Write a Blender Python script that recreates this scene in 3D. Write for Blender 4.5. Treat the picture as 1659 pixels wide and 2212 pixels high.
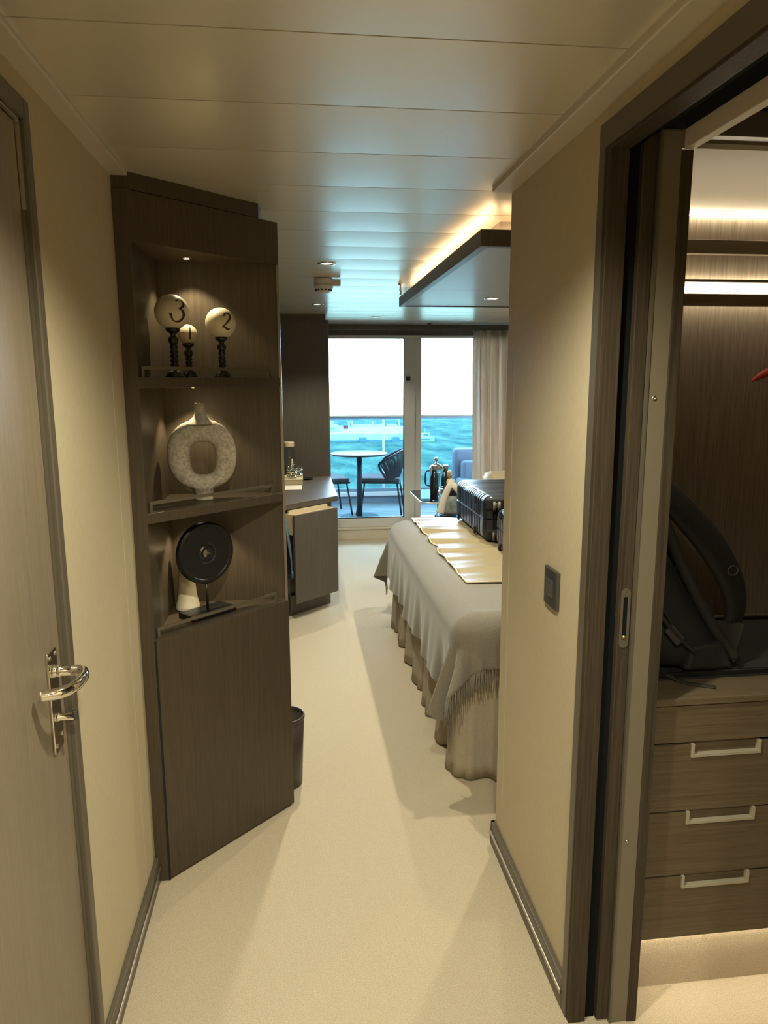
import bpy, math, random
from mathutils import Matrix, Vector
random.seed(7)
PI = math.pi
scene = bpy.context.scene
for o in list(bpy.data.objects):
    bpy.data.objects.remove(o)
COL = scene.collection

# ------------------------------------------------------------------ camera
def make_camera():
    f_px, pitch, yaw, roll = 1561.9, 0.1769, 0.11776, -0.00387
    cy, sy, cp, sp = math.cos(yaw), math.sin(yaw), math.cos(pitch), math.sin(pitch)
    fw = Vector((sy*cp, cy*cp, -sp)); r = Vector((cy, -sy, 0)); u = r.cross(fw)
    cr, sr = math.cos(roll), math.sin(roll)
    r2 = r*cr + u*sr; u2 = -r*sr + u*cr
    cd = bpy.data.cameras.new('camera'); co = bpy.data.objects.new('camera', cd); COL.objects.link(co)
    cd.sensor_fit = 'VERTICAL'; cd.sensor_height = 36.0; cd.sensor_width = 27.0
    cd.lens = f_px/2212*36.0; cd.clip_start = 0.02; cd.clip_end = 20000
    m = Matrix((r2, u2, -fw)).transposed().to_4x4(); m.translation = (0, 0, 1.5)
    co.matrix_world = m
    scene.camera = co
make_camera()

# ------------------------------------------------------------------ world, exposure
SKY = 22.0
w = bpy.data.worlds.new('world'); scene.world = w; w.use_nodes = True
bg = w.node_tree.nodes['Background']
bg.inputs[0].default_value = (0.47, 0.72, 1.0, 1); bg.inputs[1].default_value = SKY
scene.view_settings.view_transform = 'Standard'; scene.view_settings.look = 'None'
scene.view_settings.exposure = 0.5; scene.view_settings.gamma = 1.0
scene.view_settings.use_curve_mapping = False
cyc = scene.cycles
cyc.use_denoising = True; cyc.max_bounces = 10; cyc.diffuse_bounces = 5; cyc.glossy_bounces = 4
cyc.transparent_max_bounces = 12; cyc.transmission_bounces = 6
cyc.sample_clamp_indirect = 6.0; cyc.caustics_reflective = False; cyc.caustics_refractive = False
cyc.blur_glossy = 0.5

WARM = (1.0, 0.96, 0.72); WARM_LED = (1.0, 0.70, 0.38); CLOSET_LED = (1.0, 0.88, 0.62)
# lamp powers (each lamp is placed by the builder of its own fitting)
P_CORR, P_ROOM, P_CANOPY, P_SHELF = 56.0, 36.0, 36.0, 4.2

# ------------------------------------------------------------------ materials
def nt(name):
    m = bpy.data.materials.new(name); m.use_nodes = True
    return m, m.node_tree.nodes, m.node_tree.links, m.node_tree.nodes['Principled BSDF']
def sset(b, **k):
    names = dict(color='Base Color', rough='Roughness', metal='Metallic', spec='Specular IOR Level', coat='Coat Weight',
                 coatr='Coat Roughness', trans='Transmission Weight', ior='IOR', sheen='Sheen Weight', aniso='Anisotropic')
    for a, v in k.items():
        if a == 'color' and len(v) == 3: v = (*v, 1)
        b.inputs[names[a]].default_value = v
def plain(name, color, rough=0.5, **k):
    m, n, l, b = nt(name); sset(b, color=color, rough=rough, **k); return m
def emit(name, color, strength):
    m, n, l, b = nt(name); sset(b, color=(0.8, 0.8, 0.8), rough=0.5)
    b.inputs['Emission Color'].default_value = (*color, 1); b.inputs['Emission Strength'].default_value = strength
    return m
def tex(n, l, scale, noise=5.0, detail=4.0, rough=0.55, coord='Object'):
    tc = n.new('ShaderNodeTexCoord'); mp = n.new('ShaderNodeMapping'); mp.inputs['Scale'].default_value = scale
    nz = n.new('ShaderNodeTexNoise'); nz.inputs['Scale'].default_value = noise; nz.inputs['Detail'].default_value = detail
    nz.inputs['Roughness'].default_value = rough
    l.new(tc.outputs[coord], mp.inputs['Vector']); l.new(mp.outputs['Vector'], nz.inputs['Vector'])
    return nz.outputs['Fac']
def ramp(n, l, fac, stops):
    r = n.new('ShaderNodeValToRGB'); e = r.color_ramp.elements
    e[0].position, e[0].color = stops[0][0], (*stops[0][1], 1); e[1].position, e[1].color = stops[-1][0], (*stops[-1][1], 1)
    for p, c in stops[1:-1]:
        x = e.new(p); x.color = (*c, 1)
    l.new(fac, r.inputs['Fac']); return r.outputs['Color']
def bump(n, l, b, fac, strength, dist):
    bp = n.new('ShaderNodeBump'); bp.inputs['Strength'].default_value = strength; bp.inputs['Distance'].default_value = dist
    l.new(fac, bp.inputs['Height']); l.new(bp.outputs['Normal'], b.inputs['Normal'])
def wood(name, dark, light, rough=0.42, axis='z', spec=0.4):
    m, n, l, b = nt(name); sset(b, rough=rough, spec=spec)
    sc = {'z': (70, 70, 1.6), 'x': (1.6, 70, 70), 'y': (70, 1.6, 70)}[axis]
    f = tex(n, l, sc, 3.0, 6.0, 0.62)
    c = ramp(n, l, f, [(0.30, dark), (0.72, light)]); l.new(c, b.inputs['Base Color'])
    bump(n, l, b, f, 0.12, 0.002)
    return m
def speckle(name, c0, c1, scale, rough=0.9, bstr=0.0, bdist=0.003, lo=0.35, hi=0.65, stretch=(1, 1, 1), **k):
    m, n, l, b = nt(name); sset(b, rough=rough, **k)
    f = tex(n, l, stretch, scale, 5.0, 0.6)
    c = ramp(n, l, f, [(lo, c0), (hi, c1)]); l.new(c, b.inputs['Base Color'])
    if bstr: bump(n, l, b, f, bstr, bdist)
    return m
def clear(name, tint, ior=1.45, rough=0.0):
    m, n, l, b = nt(name); n.remove(b); out = n['Material Output']
    t = n.new('ShaderNodeBsdfTransparent'); t.inputs[0].default_value = (*tint, 1)
    g = n.new('ShaderNodeBsdfGlossy'); g.inputs['Roughness'].default_value = rough
    lw = n.new('ShaderNodeLayerWeight'); lw.inputs['Blend'].default_value = 0.5
    pw = n.new('ShaderNodeMath'); pw.operation = 'POWER'; pw.inputs[1].default_value = 4.0; l.new(lw.outputs['Facing'], pw.inputs[0])
    fr = n.new('ShaderNodeMath'); fr.operation = 'MULTIPLY_ADD'; fr.inputs[1].default_value = 0.7; fr.inputs[2].default_value = ((ior-1)/(ior+1))**2
    l.new(pw.outputs[0], fr.inputs[0])
    mx = n.new('ShaderNodeMixShader'); l.new(fr.outputs[0], mx.inputs[0]); l.new(t.outputs[0], mx.inputs[1]); l.new(g.outputs[0], mx.inputs[2])
    l.new(mx.outputs[0], out.inputs['Surface'])
    return m

M = {}
M['wood'] = wood('dark_oak_veneer', (0.046, 0.033, 0.021), (0.074, 0.055, 0.036))
M['wood_x'] = wood('dark_oak_veneer_horizontal', (0.075, 0.053, 0.030), (0.130, 0.096, 0.058), axis='x')
M['doorwood'] = wood('door_oak_veneer', (0.160, 0.126, 0.085), (0.215, 0.172, 0.122), rough=0.36)
M['jamb'] = wood('jamb_veneer', (0.030, 0.021, 0.014), (0.066, 0.048, 0.031), rough=0.58, spec=0.2)
M['panelwood'] = wood('wall_panel_veneer', (0.070, 0.058, 0.047), (0.110, 0.092, 0.076), rough=0.4)
M['closetwood'] = wood('closet_back_veneer', (0.115, 0.088, 0.064), (0.240, 0.192, 0.140), rough=0.5)
M['casing'] = plain('casing_grey_brown', (0.090, 0.074, 0.055), 0.4)
M['wall'] = speckle('wall_vinyl', (0.44, 0.37, 0.25), (0.52, 0.44, 0.305), 40, 0.55, 0.10, 0.001, 0.3, 0.7, (6, 6, 1), spec=0.35)
M['trimwhite'] = plain('cornice_satin', (0.52, 0.47, 0.39), 0.3, spec=0.5)
M['roomwall'] = plain('room_wall_paint', (0.50, 0.44, 0.36), 0.6)
M['bulkhead'] = plain('white_bulkhead', (0.66, 0.62, 0.55), 0.45)
M['carpet'] = speckle('carpet_pile', (0.43, 0.35, 0.245), (0.66, 0.555, 0.41), 330, 1.0, 0.9, 0.004, 0.3, 0.7)
M['black'] = plain('black_satin', (0.006, 0.006, 0.007), 0.35)
M['blackmatt'] = plain('black_matt', (0.008, 0.008, 0.008), 0.8)
M['slot'] = plain('slot_brush_black', (0.006, 0.007, 0.008), 0.95, spec=0.1)
M['chrome'] = plain('chrome', (0.80, 0.78, 0.74), 0.06, metal=1.0)
M['steel'] = plain('satin_steel', (0.52, 0.48, 0.42), 0.3, metal=1.0)
M['nickel'] = plain('nickel_rail', (0.36, 0.32, 0.26), 0.35, metal=1.0)
M['bronze'] = plain('bronze_frame', (0.16, 0.135, 0.10), 0.38, metal=0.5)
M['grip'] = plain('drawer_grip_nickel', (0.40, 0.36, 0.27), 0.35, metal=0.3)
M['stripmetal'] = plain('taupe_powder_coat', (0.155, 0.130, 0.090), 0.45)
M['plastic'] = plain('graphite_plastic', (0.045, 0.042, 0.042), 0.32)
M['cream'] = plain('cream_plastic', (0.62, 0.58, 0.50), 0.4)
M['ivory'] = speckle('ivory_glaze', (0.60, 0.52, 0.38), (0.70, 0.62, 0.48), 12, 0.45)
M['stone'] = speckle('weathered_stone', (0.27, 0.235, 0.19), (0.46, 0.405, 0.325), 110, 0.85, 0.30, 0.002, 0.34, 0.62)
M['maple'] = plain('pale_maple', (0.62, 0.50, 0.33), 0.45)
M['paper'] = plain('paper', (0.70, 0.64, 0.52), 0.8)
M['throw'] = speckle('wool_throw', (0.150, 0.128, 0.098), (0.215, 0.186, 0.145), 260, 0.95, 0.3, 0.002, 0.3, 0.7, sheen=0.3)
M['skirt'] = speckle('skirt_linen', (0.30, 0.255, 0.185), (0.36, 0.305, 0.225), 200, 0.9, 0.15, 0.001)
M['linen'] = plain('white_linen', (0.72, 0.70, 0.66), 0.85)
M['vinyl'] = plain('gold_vinyl', (0.29, 0.225, 0.130), 0.38, spec=0.25)
M['piping'] = plain('cream_piping', (0.55, 0.46, 0.33), 0.5)
M['case'] = plain('black_polycarbonate', (0.011, 0.012, 0.014), 0.30, spec=0.45)
M['wheel'] = plain('wheel_rubber', (0.115, 0.100, 0.080), 0.5)
M['denim'] = speckle('denim', (0.025, 0.040, 0.075), (0.070, 0.105, 0.160), 70, 0.9, 0.2, 0.002)
def make_curtain():
    m, n, l, b = nt('curtain_satin'); sset(b, color=(0.72, 0.60, 0.49), rough=0.5, sheen=0.2); out = n['Material Output']
    t = n.new('ShaderNodeBsdfTranslucent'); t.inputs[0].default_value = (0.85, 0.70, 0.56, 1)
    mx = n.new('ShaderNodeMixShader'); mx.inputs[0].default_value = 0.36
    l.new(b.outputs[0], mx.inputs[1]); l.new(t.outputs[0], mx.inputs[2]); l.new(mx.outputs[0], out.inputs['Surface'])
    return m
M['curtain'] = make_curtain()
M['frame'] = plain('window_frame', (0.60, 0.57, 0.53), 0.4)
M['sill'] = plain('window_sill', (0.60, 0.53, 0.42), 0.4)
M['pane'] = clear('window_glass', (0.97, 0.985, 0.98), 1.25)
M['railglass'] = clear('tinted_balustrade_glass', (0.28, 0.44, 0.48), 1.3)
M['smoked'] = clear('smoked_glass', (0.34, 0.33, 0.33), 1.5)
M['glass'] = clear('drinking_glass', (0.90, 0.92, 0.92), 1.5)
M['teak'] = plain('teak_rail', (0.33, 0.23, 0.15), 0.5)
M['railmetal'] = plain('painted_rail_metal', (0.16, 0.22, 0.27), 0.45)
M['whitepaint'] = plain('white_ship_paint', (0.66, 0.66, 0.64), 0.4)
M['deck'] = wood('deck_boards', (0.16, 0.17, 0.18), (0.22, 0.235, 0.25), 0.5, 'x')
M['outdark'] = plain('anthracite_metal', (0.018, 0.022, 0.028), 0.5, spec=0.25)
M['rope'] = plain('black_rope', (0.022, 0.026, 0.034), 0.7)
M['seatpad'] = plain('charcoal_cushion', (0.055, 0.060, 0.068), 0.9)
M['loungeblue'] = plain('slate_cushion', (0.11, 0.15, 0.20), 0.9)
M['concrete'] = speckle('quay_concrete', (0.62, 0.60, 0.56), (0.80, 0.78, 0.74), 0.2, 0.9)
M['bottle'] = plain('black_bottle', (0.010, 0.010, 0.014), 0.22, spec=0.6)
M['ice'] = speckle('ice_cubes', (0.26, 0.26, 0.25), (0.52, 0.52, 0.50), 30, 0.25, 0.6, 0.01)
M['gold'] = plain('gold_foil', (0.45, 0.31, 0.13), 0.35, metal=0.7)
M['napkin'] = plain('cream_napkin', (0.66, 0.60, 0.50), 0.9)
M['bagnylon'] = speckle('black_nylon', (0.004, 0.004, 0.004), (0.010, 0.0095, 0.009), 300, 0.75, 0.2, 0.001)
M['bagtrim'] = plain('charcoal_webbing', (0.015, 0.014, 0.012), 0.8)
M['red'] = plain('red_velvet', (0.32, 0.030, 0.022), 0.7)
M['leather'] = plain('brown_leatherette', (0.045, 0.032, 0.026), 0.35)
M['led_closet'] = emit('closet_led', CLOSET_LED, 22.0)
M['led_floor'] = emit('closet_floor_led', CLOSET_LED, 17.0)
M['led_cove'] = emit('cove_led', WARM_LED, 11.0)
M['lamp'] = emit('downlight_lens', WARM, 5.0)
M['boatgreen'] = plain('boat_green', (0.10, 0.30, 0.20), 0.5)
M['ink'] = plain('numeral_ink', (0.03, 0.02, 0.012), 0.6)

def make_ceiling_mat():
    m, n, l, b = nt('ceiling_satin_metal')
    sset(b, color=(0.74, 0.685, 0.57), metal=0.45, rough=0.34, spec=0.4, coat=0.35, coatr=0.2, aniso=0.0)
    b.inputs['Coat IOR'].default_value = 1.45
    return m
M['ceil'] = make_ceiling_mat()
def make_canopy_mat():
    m, n, l, b = nt('canopy_gloss_panel'); sset(b, color=(0.34, 0.33, 0.32), rough=0.45, metal=0.2, coat=0.25, coatr=0.2)
    b.inputs['Coat IOR'].default_value = 1.4
    return m
M['canopy'] = make_canopy_mat()
def make_sea():
    m, n, l, b = nt('sea_water'); n.remove(b); out = n['Material Output']
    f = tex(n, l, (1, 0.30, 1), 0.20, 6.0, 0.62)
    bp = n.new('ShaderNodeBump'); bp.inputs['Strength'].default_value = 1.0; bp.inputs['Distance'].default_value = 3.5; l.new(f, bp.inputs['Height'])
    d = n.new('ShaderNodeBsdfDiffuse'); l.new(ramp(n, l, f, [(0.36, (0.050, 0.092, 0.078)), (0.66, (0.205, 0.240, 0.180))]), d.inputs['Color'])
    g = n.new('ShaderNodeBsdfGlossy'); g.inputs['Roughness'].default_value = 0.25
    l.new(bp.outputs[0], d.inputs['Normal']); l.new(bp.outputs[0], g.inputs['Normal'])
    lw = n.new('ShaderNodeLayerWeight'); lw.inputs['Blend'].default_value = 0.5
    pw = n.new('ShaderNodeMath'); pw.operation = 'POWER'; pw.inputs[1].default_value = 55.0; l.new(lw.outputs['Facing'], pw.inputs[0])
    ad = n.new('ShaderNodeMath'); ad.operation = 'ADD'; ad.inputs[1].default_value = 0.02; ad.use_clamp = True; l.new(pw.outputs[0], ad.inputs[0])
    mx = n.new('ShaderNodeMixShader'); l.new(ad.outputs[0], mx.inputs[0])
    l.new(d.outputs[0], mx.inputs[1]); l.new(g.outputs[0], mx.inputs[2]); l.new(mx.outputs[0], out.inputs['Surface'])
    return m
M['sea'] = make_sea()

# ------------------------------------------------------------------ mesh tools
class MB:
    def __init__(s): s.v = []; s.f = []
    def add(s, vs, fs):
        k = len(s.v); s.v += [tuple(p) for p in vs]; s.f += [tuple(i+k for i in f) for f in fs]; return s
    def box(s, x0, x1, y0, y1, z0, z1):
        return s.add([(x0,y0,z0),(x1,y0,z0),(x1,y1,z0),(x0,y1,z0),(x0,y0,z1),(x1,y0,z1),(x1,y1,z1),(x0,y1,z1)],
                     [(0,3,2,1),(4,5,6,7),(0,1,5,4),(1,2,6,5),(2,3,7,6),(3,0,4,7)])
    def obox(s, c, size, mat):
        x, y, z = (d/2 for d in size)
        vs = [Vector(c) + mat @ Vector(p) for p in ((-x,-y,-z),(x,-y,-z),(x,y,-z),(-x,y,-z),(-x,-y,z),(x,-y,z),(x,y,z),(-x,y,z))]
        return s.add(vs, [(0,3,2,1),(4,5,6,7),(0,1,5,4),(1,2,6,5),(2,3,7,6),(3,0,4,7)])
    def prism(s, poly, z0, z1):
        n = len(poly)
        vs = [(x, y, z0) for x, y in poly] + [(x, y, z1) for x, y in poly]
        fs = [tuple(range(n-1, -1, -1)), tuple(range(n, 2*n))] + [(i, (i+1) % n, n+(i+1) % n, n+i) for i in range(n)]
        return s.add(vs, fs)
    def lathe(s, prof, c, seg=24, mat=None, caps=True, sx=1.0, sy=1.0):
        vs = []; fs = []; c = Vector(c)
        for r, z in prof:
            for i in range(seg):
                a = 2*PI*i/seg; p = Vector((r*math.cos(a)*sx, r*math.sin(a)*sy, z))
                vs.append(c + (mat @ p if mat else p))
        for j in range(len(prof)-1):
            for i in range(seg):
                i2 = (i+1) % seg
                fs.append((j*seg+i, j*seg+i2, (j+1)*seg+i2, (j+1)*seg+i))
        if caps:
            fs.append(tuple(range(seg-1, -1, -1))); k = (len(prof)-1)*seg; fs.append(tuple(range(k, k+seg)))
        return s.add(vs, fs)
    def sphere(s, c, r, seg=24, rings=14, sc=(1, 1, 1)):
        prof = [(max(1e-5, r*math.sin(PI*i/rings)), -r*math.cos(PI*i/rings)*sc[2]) for i in range(rings+1)]
        return s.lathe(prof, c, seg, None, True, sc[0], sc[1])
    def tube(s, pts, rad, seg=8, closed=False, flat=1.0, upv=None):
        pts = [Vector(p) for p in pts]; n = len(pts); vs = []; fs = []
        rads = rad if isinstance(rad, (list, tuple)) else [rad]*n
        prev = None
        for i, p in enumerate(pts):
            if closed: t = pts[(i+1) % n] - pts[i-1]
            else: t = pts[min(i+1, n-1)] - pts[max(i-1, 0)]
            t.normalize()
            if upv: u = Vector(upv)
            elif prev is not None: u = prev
            else: u = Vector((0, 0, 1)) if abs(t.z) < 0.9 else Vector((1, 0, 0))
            a = (u - t*u.dot(t)); a.normalize(); b = t.cross(a); prev = a
            for k in range(seg):
                th = 2*PI*k/seg + PI/seg
                vs.append(p + a*math.cos(th)*rads[i]*flat + b*math.sin(th)*rads[i])
        m = n if closed else n-1
        for i in range(m):
            for k in range(seg):
                k2 = (k+1) % seg; j = (i+1) % n
                fs.append((i*seg+k, i*seg+k2, j*seg+k2, j*seg+k))
        if not closed:
            fs.append(tuple(range(seg-1, -1, -1))); fs.append(tuple((n-1)*seg+k for k in range(seg)))
        return s.add(vs, fs)
    def grid(s, fn, nu, nv):
        vs = [fn(i/nu, j/nv) for j in range(nv+1) for i in range(nu+1)]
        fs = [(j*(nu+1)+i, j*(nu+1)+i+1, (j+1)*(nu+1)+i+1, (j+1)*(nu+1)+i) for j in range(nv) for i in range(nu)]
        return s.add(vs, fs)
    def loft(s, secs, caps=True):
        n = len(secs[0]); vs = [p for sec in secs for p in sec]; fs = []
        for j in range(len(secs)-1):
            for i in range(n):
                i2 = (i+1) % n
                fs.append((j*n+i, j*n+i2, (j+1)*n+i2, (j+1)*n+i))
        if caps:
            fs.append(tuple(range(n-1, -1, -1))); k = (len(secs)-1)*n; fs.append(tuple(range(k, k+n)))
        return s.add(vs, fs)

def wloc(o):
    p = Vector((0, 0, 0))
    while o: p += o.location; o = o.parent
    return p
def build(name, mb, mat, parent=None, at=None, smooth=False, bevel=0.0, solid=0.0, sub=0):
    me = bpy.data.meshes.new(name)
    org = wloc(parent) if parent else Vector((0, 0, 0))
    if at is not None: org = Vector(at)
    me.from_pydata([tuple(Vector(p)-org) for p in mb.v], [], mb.f); me.validate(); me.update()
    me.materials.append(M[mat] if isinstance(mat, str) else mat)
    o = bpy.data.objects.new(name, me); COL.objects.link(o)
    if parent:
        o.parent = parent
        if at is not None: o.location = org - wloc(parent)
    elif at is not None: o.location = org
    if smooth:
        for p in me.polygons: p.use_smooth = True
    if solid:
        md = o.modifiers.new('thickness', 'SOLIDIFY'); md.thickness = solid; md.offset = 0
    if bevel:
        md = o.modifiers.new('edge', 'BEVEL'); md.width = bevel; md.segments = 2; md.limit_method = 'ANGLE'; md.angle_limit = math.radians(40)
    if sub:
        md = o.modifiers.new('smooth', 'SUBSURF'); md.levels = sub; md.render_levels = sub
    return o
def tag(o, label, cat, group=None, kind=None):
    o['label'] = label; o['category'] = cat
    if group: o['group'] = group
    if kind: o['kind'] = kind
    return o
def root(name, loc, label, cat, group=None, kind=None):
    o = bpy.data.objects.new(name, None); COL.objects.link(o); o.location = loc; o.empty_display_size = 0.1
    return tag(o, label, cat, group, kind)
def spot(name, loc, power, color, angle, blend=0.6, size=0.03, target=None, parent=None):
    d = bpy.data.lights.new(name, 'SPOT'); d.energy = power; d.color = color; d.spot_size = math.radians(angle); d.spot_blend = blend
    d.shadow_soft_size = size
    o = bpy.data.objects.new(name, d); COL.objects.link(o); o.location = loc
    if target is not None:
        o.rotation_euler = (Vector(target)-Vector(loc)).to_track_quat('-Z', 'Y').to_euler()
    if parent:
        o.parent = parent; o.location = Vector(loc) - wloc(parent)
    return o
RZ = lambda a: Matrix.Rotation(a, 3, 'Z')
RX = lambda a: Matrix.Rotation(a, 3, 'X')
RY = lambda a: Matrix.Rotation(a, 3, 'Y')
AX_X = Matrix.Rotation(PI/2, 3, 'Y')     # z axis -> +x
AX_Y = Matrix.Rotation(-PI/2, 3, 'X')    # z axis -> +y
def catmull(pts, n=6):
    out = []; P = [Vector(p) for p in pts]; P = [2*P[0]-P[1]] + P + [2*P[-1]-P[-2]]
    for i in range(1, len(P)-2):
        for k in range(n):
            t = k/n
            out.append(0.5*((2*P[i]) + (P[i+1]-P[i-1])*t + (2*P[i-1]-5*P[i]+4*P[i+1]-P[i+2])*t*t + (3*P[i]-P[i-1]-3*P[i+1]+P[i+2])*t**3))
    out.append(P[-2]); return out

XL, XR, ZC = -0.463, 0.612, 2.04

# ================================================================== STRUCTURE
tag(build('floor', MB().box(-1.0, 3.3, -1.3, 6.90, -0.05, 0.0), 'carpet'), 'beige cut pile carpet running through corridor and cabin', 'carpet', kind='structure')

def ceiling():
    r = root('ceiling', (0, 0, ZC), 'satin cream metal ceiling of wide planks across the cabin', 'ceiling', kind='structure')
    y = -1.15
    while y < 6.45:
        y1 = min(y+0.300, 6.50)
        x0, x1 = (XL+0.043, 0.560) if y1 <= 2.13 else (-0.95, 3.2)
        mb = MB(); n = 10
        def pt(t, x):
            return (x, y+0.002+(y1-y-0.004)*t, ZC - 0.0014*(1-(2*t-1)**2))
        mb.add([pt(i/n, x) for i in range(n+1) for x in (x0, x1)], [(2*i, 2*i+1, 2*i+3, 2*i+2) for i in range(n)])
        mb.add([(x0, y, ZC+0.012), (x1, y, ZC+0.012), (x1, y1, ZC+0.012), (x0, y1, ZC+0.012)], [(0, 1, 2, 3)])
        mb.add([(x0, y+0.002, ZC), (x1, y+0.002, ZC), (x1, y+0.002, ZC+0.012), (x0, y+0.002, ZC+0.012), (x0, y1-0.002, ZC), (x1, y1-0.002, ZC), (x1, y1-0.002, ZC+0.012), (x0, y1-0.002, ZC+0.012)], [(0, 3, 2, 1), (4, 5, 6, 7)])
        build('plank', mb, 'ceil', r, smooth=True)
        y += 0.300
    build('border', MB().box(-0.95, 3.2, 6.50, 6.95, ZC-0.006, ZC+0.02), 'ceil', r, bevel=0.002)
    build('deckhead', MB().box(-1.1, 3.4, -1.4, 7.0, ZC+0.03, ZC+0.08), 'blackmatt', r)
ceiling()
tag(build('trim_1', MB().box(XL-0.07, XL+0.043, -1.3, 2.052, 2.028, ZC+0.03), 'trimwhite', bevel=0.003), 'pale ledge trim along ceiling over left corridor wall', 'trim', kind='structure')
tag(build('trim_2', MB().box(0.556, XR+0.15, -1.3, 2.095, 2.022, ZC+0.03), 'trimwhite', bevel=0.003), 'pale ledge trim along ceiling over right corridor wall', 'trim', kind='structure')

def walls():
    r = root('wall_left', (XL, 0, 0), 'beige textured left wall of the corridor', 'wall', kind='structure')
    for y0, y1 in ((1.437, 1.9285), (1.930, 2.060)):
        build('wall_panel', MB().box(XL-0.07, XL, y0, y1, 0, 2.03), 'wall', r, bevel=0.0012)
    build('wall_panel', MB().box(XL-0.07, XL, 0.58, 1.437, 1.986, 2.03), 'wall', r)
    build('wall_panel', MB().box(XL-0.07, XL, -1.3, 0.58, 0, 2.03), 'wall', r)
    r = root('wall_right', (XR, 0, 0), 'beige textured right wall between closet door and bed', 'wall', kind='structure')
    for y0, y1 in ((1.458, 1.4835), (1.485, 2.0255), (2.027, 2.095)):
        build('wall_panel', MB().box(XR, XR+0.032, y0, y1, 0, 2.03), 'wall', r, bevel=0.0012)
    build('wall_panel', MB().box(XR, XR+0.032, 0.45, 1.458, 1.990, 2.03), 'wall', r)
    build('wall_panel', MB().box(XR, XR+0.15, -1.3, 0.45, 0, 2.03), 'wall', r)
    build('lining', MB().box(0.700, 0.764, 1.460, 2.0, 0, 2.03), 'roomwall', r)
    tag(build('wall_back', MB().box(-0.6, 0.9, -1.36, -1.3, 0, 2.1), 'wall'), 'beige wall at the entrance end of the corridor', 'wall', kind='structure')
    tag(build('wall_closet_far', MB().box(XR+0.034, 3.3, 2.0, 2.095, 0, 2.1), 'closetwood'), 'brown grained back wall of the walk-in closet', 'wall', kind='structure')
    tag(build('wall_closet_side', MB().box(1.80, 1.86, 0.2, 2.0, 0, 2.1), 'closetwood'), 'brown side wall of the closet', 'wall', kind='structure')
    tag(build('wall_closet_near', MB().box(0.764, 1.86, 0.12, 0.2, 0, 2.1), 'roomwall'), 'near wall of the closet', 'wall', kind='structure')
    tag(build('wall_room_left', MB().box(-1.0, -0.93, 2.44, 6.9, 0, 2.1), 'panelwood'), 'left cabin wall behind the desk', 'wall', kind='structure')
    tag(build('wall_room_near', MB().box(-1.0, -0.47, 2.435, 2.50, 0, 2.1), 'roomwall'), 'cabin wall backing on to the display cabinet', 'wall', kind='structure')
    tag(build('wall_room_right', MB().box(3.2, 3.27, 2.09, 6.9, 0, 2.1), 'roomwall'), 'cabin wall at the head of the bed', 'wall', kind='structure')
    r = root('wall_desk_end', (-0.3, 5.93, 0), 'dark wood panel wall at the window end of the desk', 'wall', kind='structure')
    build('wall_panel', MB().box(-0.95, 0.252, 5.93, 6.86, 0, 1.992), 'panelwood', r)
    build('edge_strip', MB().box(0.252, 0.262, 5.928, 6.86, 0, 1.992), 'stripmetal', r)
    build('top_trim', MB().box(-0.95, 0.24, 5.95, 6.86, 1.992, ZC+0.01), 'casing', r)
walls()
def baseboards():
    r = root('baseboard_left', (XL, 1.7, 0), 'brown skirting board with bright metal bead on the left', 'baseboard', kind='structure')
    build('board', MB().box(XL, XL+0.013, 1.437, 2.047, 0, 0.082), 'casing', r, bevel=0.002)
    build('bead', MB().box(XL+0.012, XL+0.0175, 1.437, 2.046, 0.040, 0.053), 'steel', r, bevel=0.002)
    r = root('baseboard_right', (XR, 1.7, 0), 'brown skirting board with bright metal bead on the right', 'baseboard', kind='structure')
    build('board', MB().box(XR-0.013, XR, 1.458, 2.108, 0, 0.082), 'casing', r, bevel=0.002)
    build('bead', MB().box(XR-0.0175, XR-0.012, 1.458, 2.107, 0.040, 0.053), 'steel', r, bevel=0.002)
    build('end_board', MB().box(XR-0.013, XR+0.20, 2.096, 2.108, 0, 0.082), 'casing', r, bevel=0.002)
baseboards()

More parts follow.
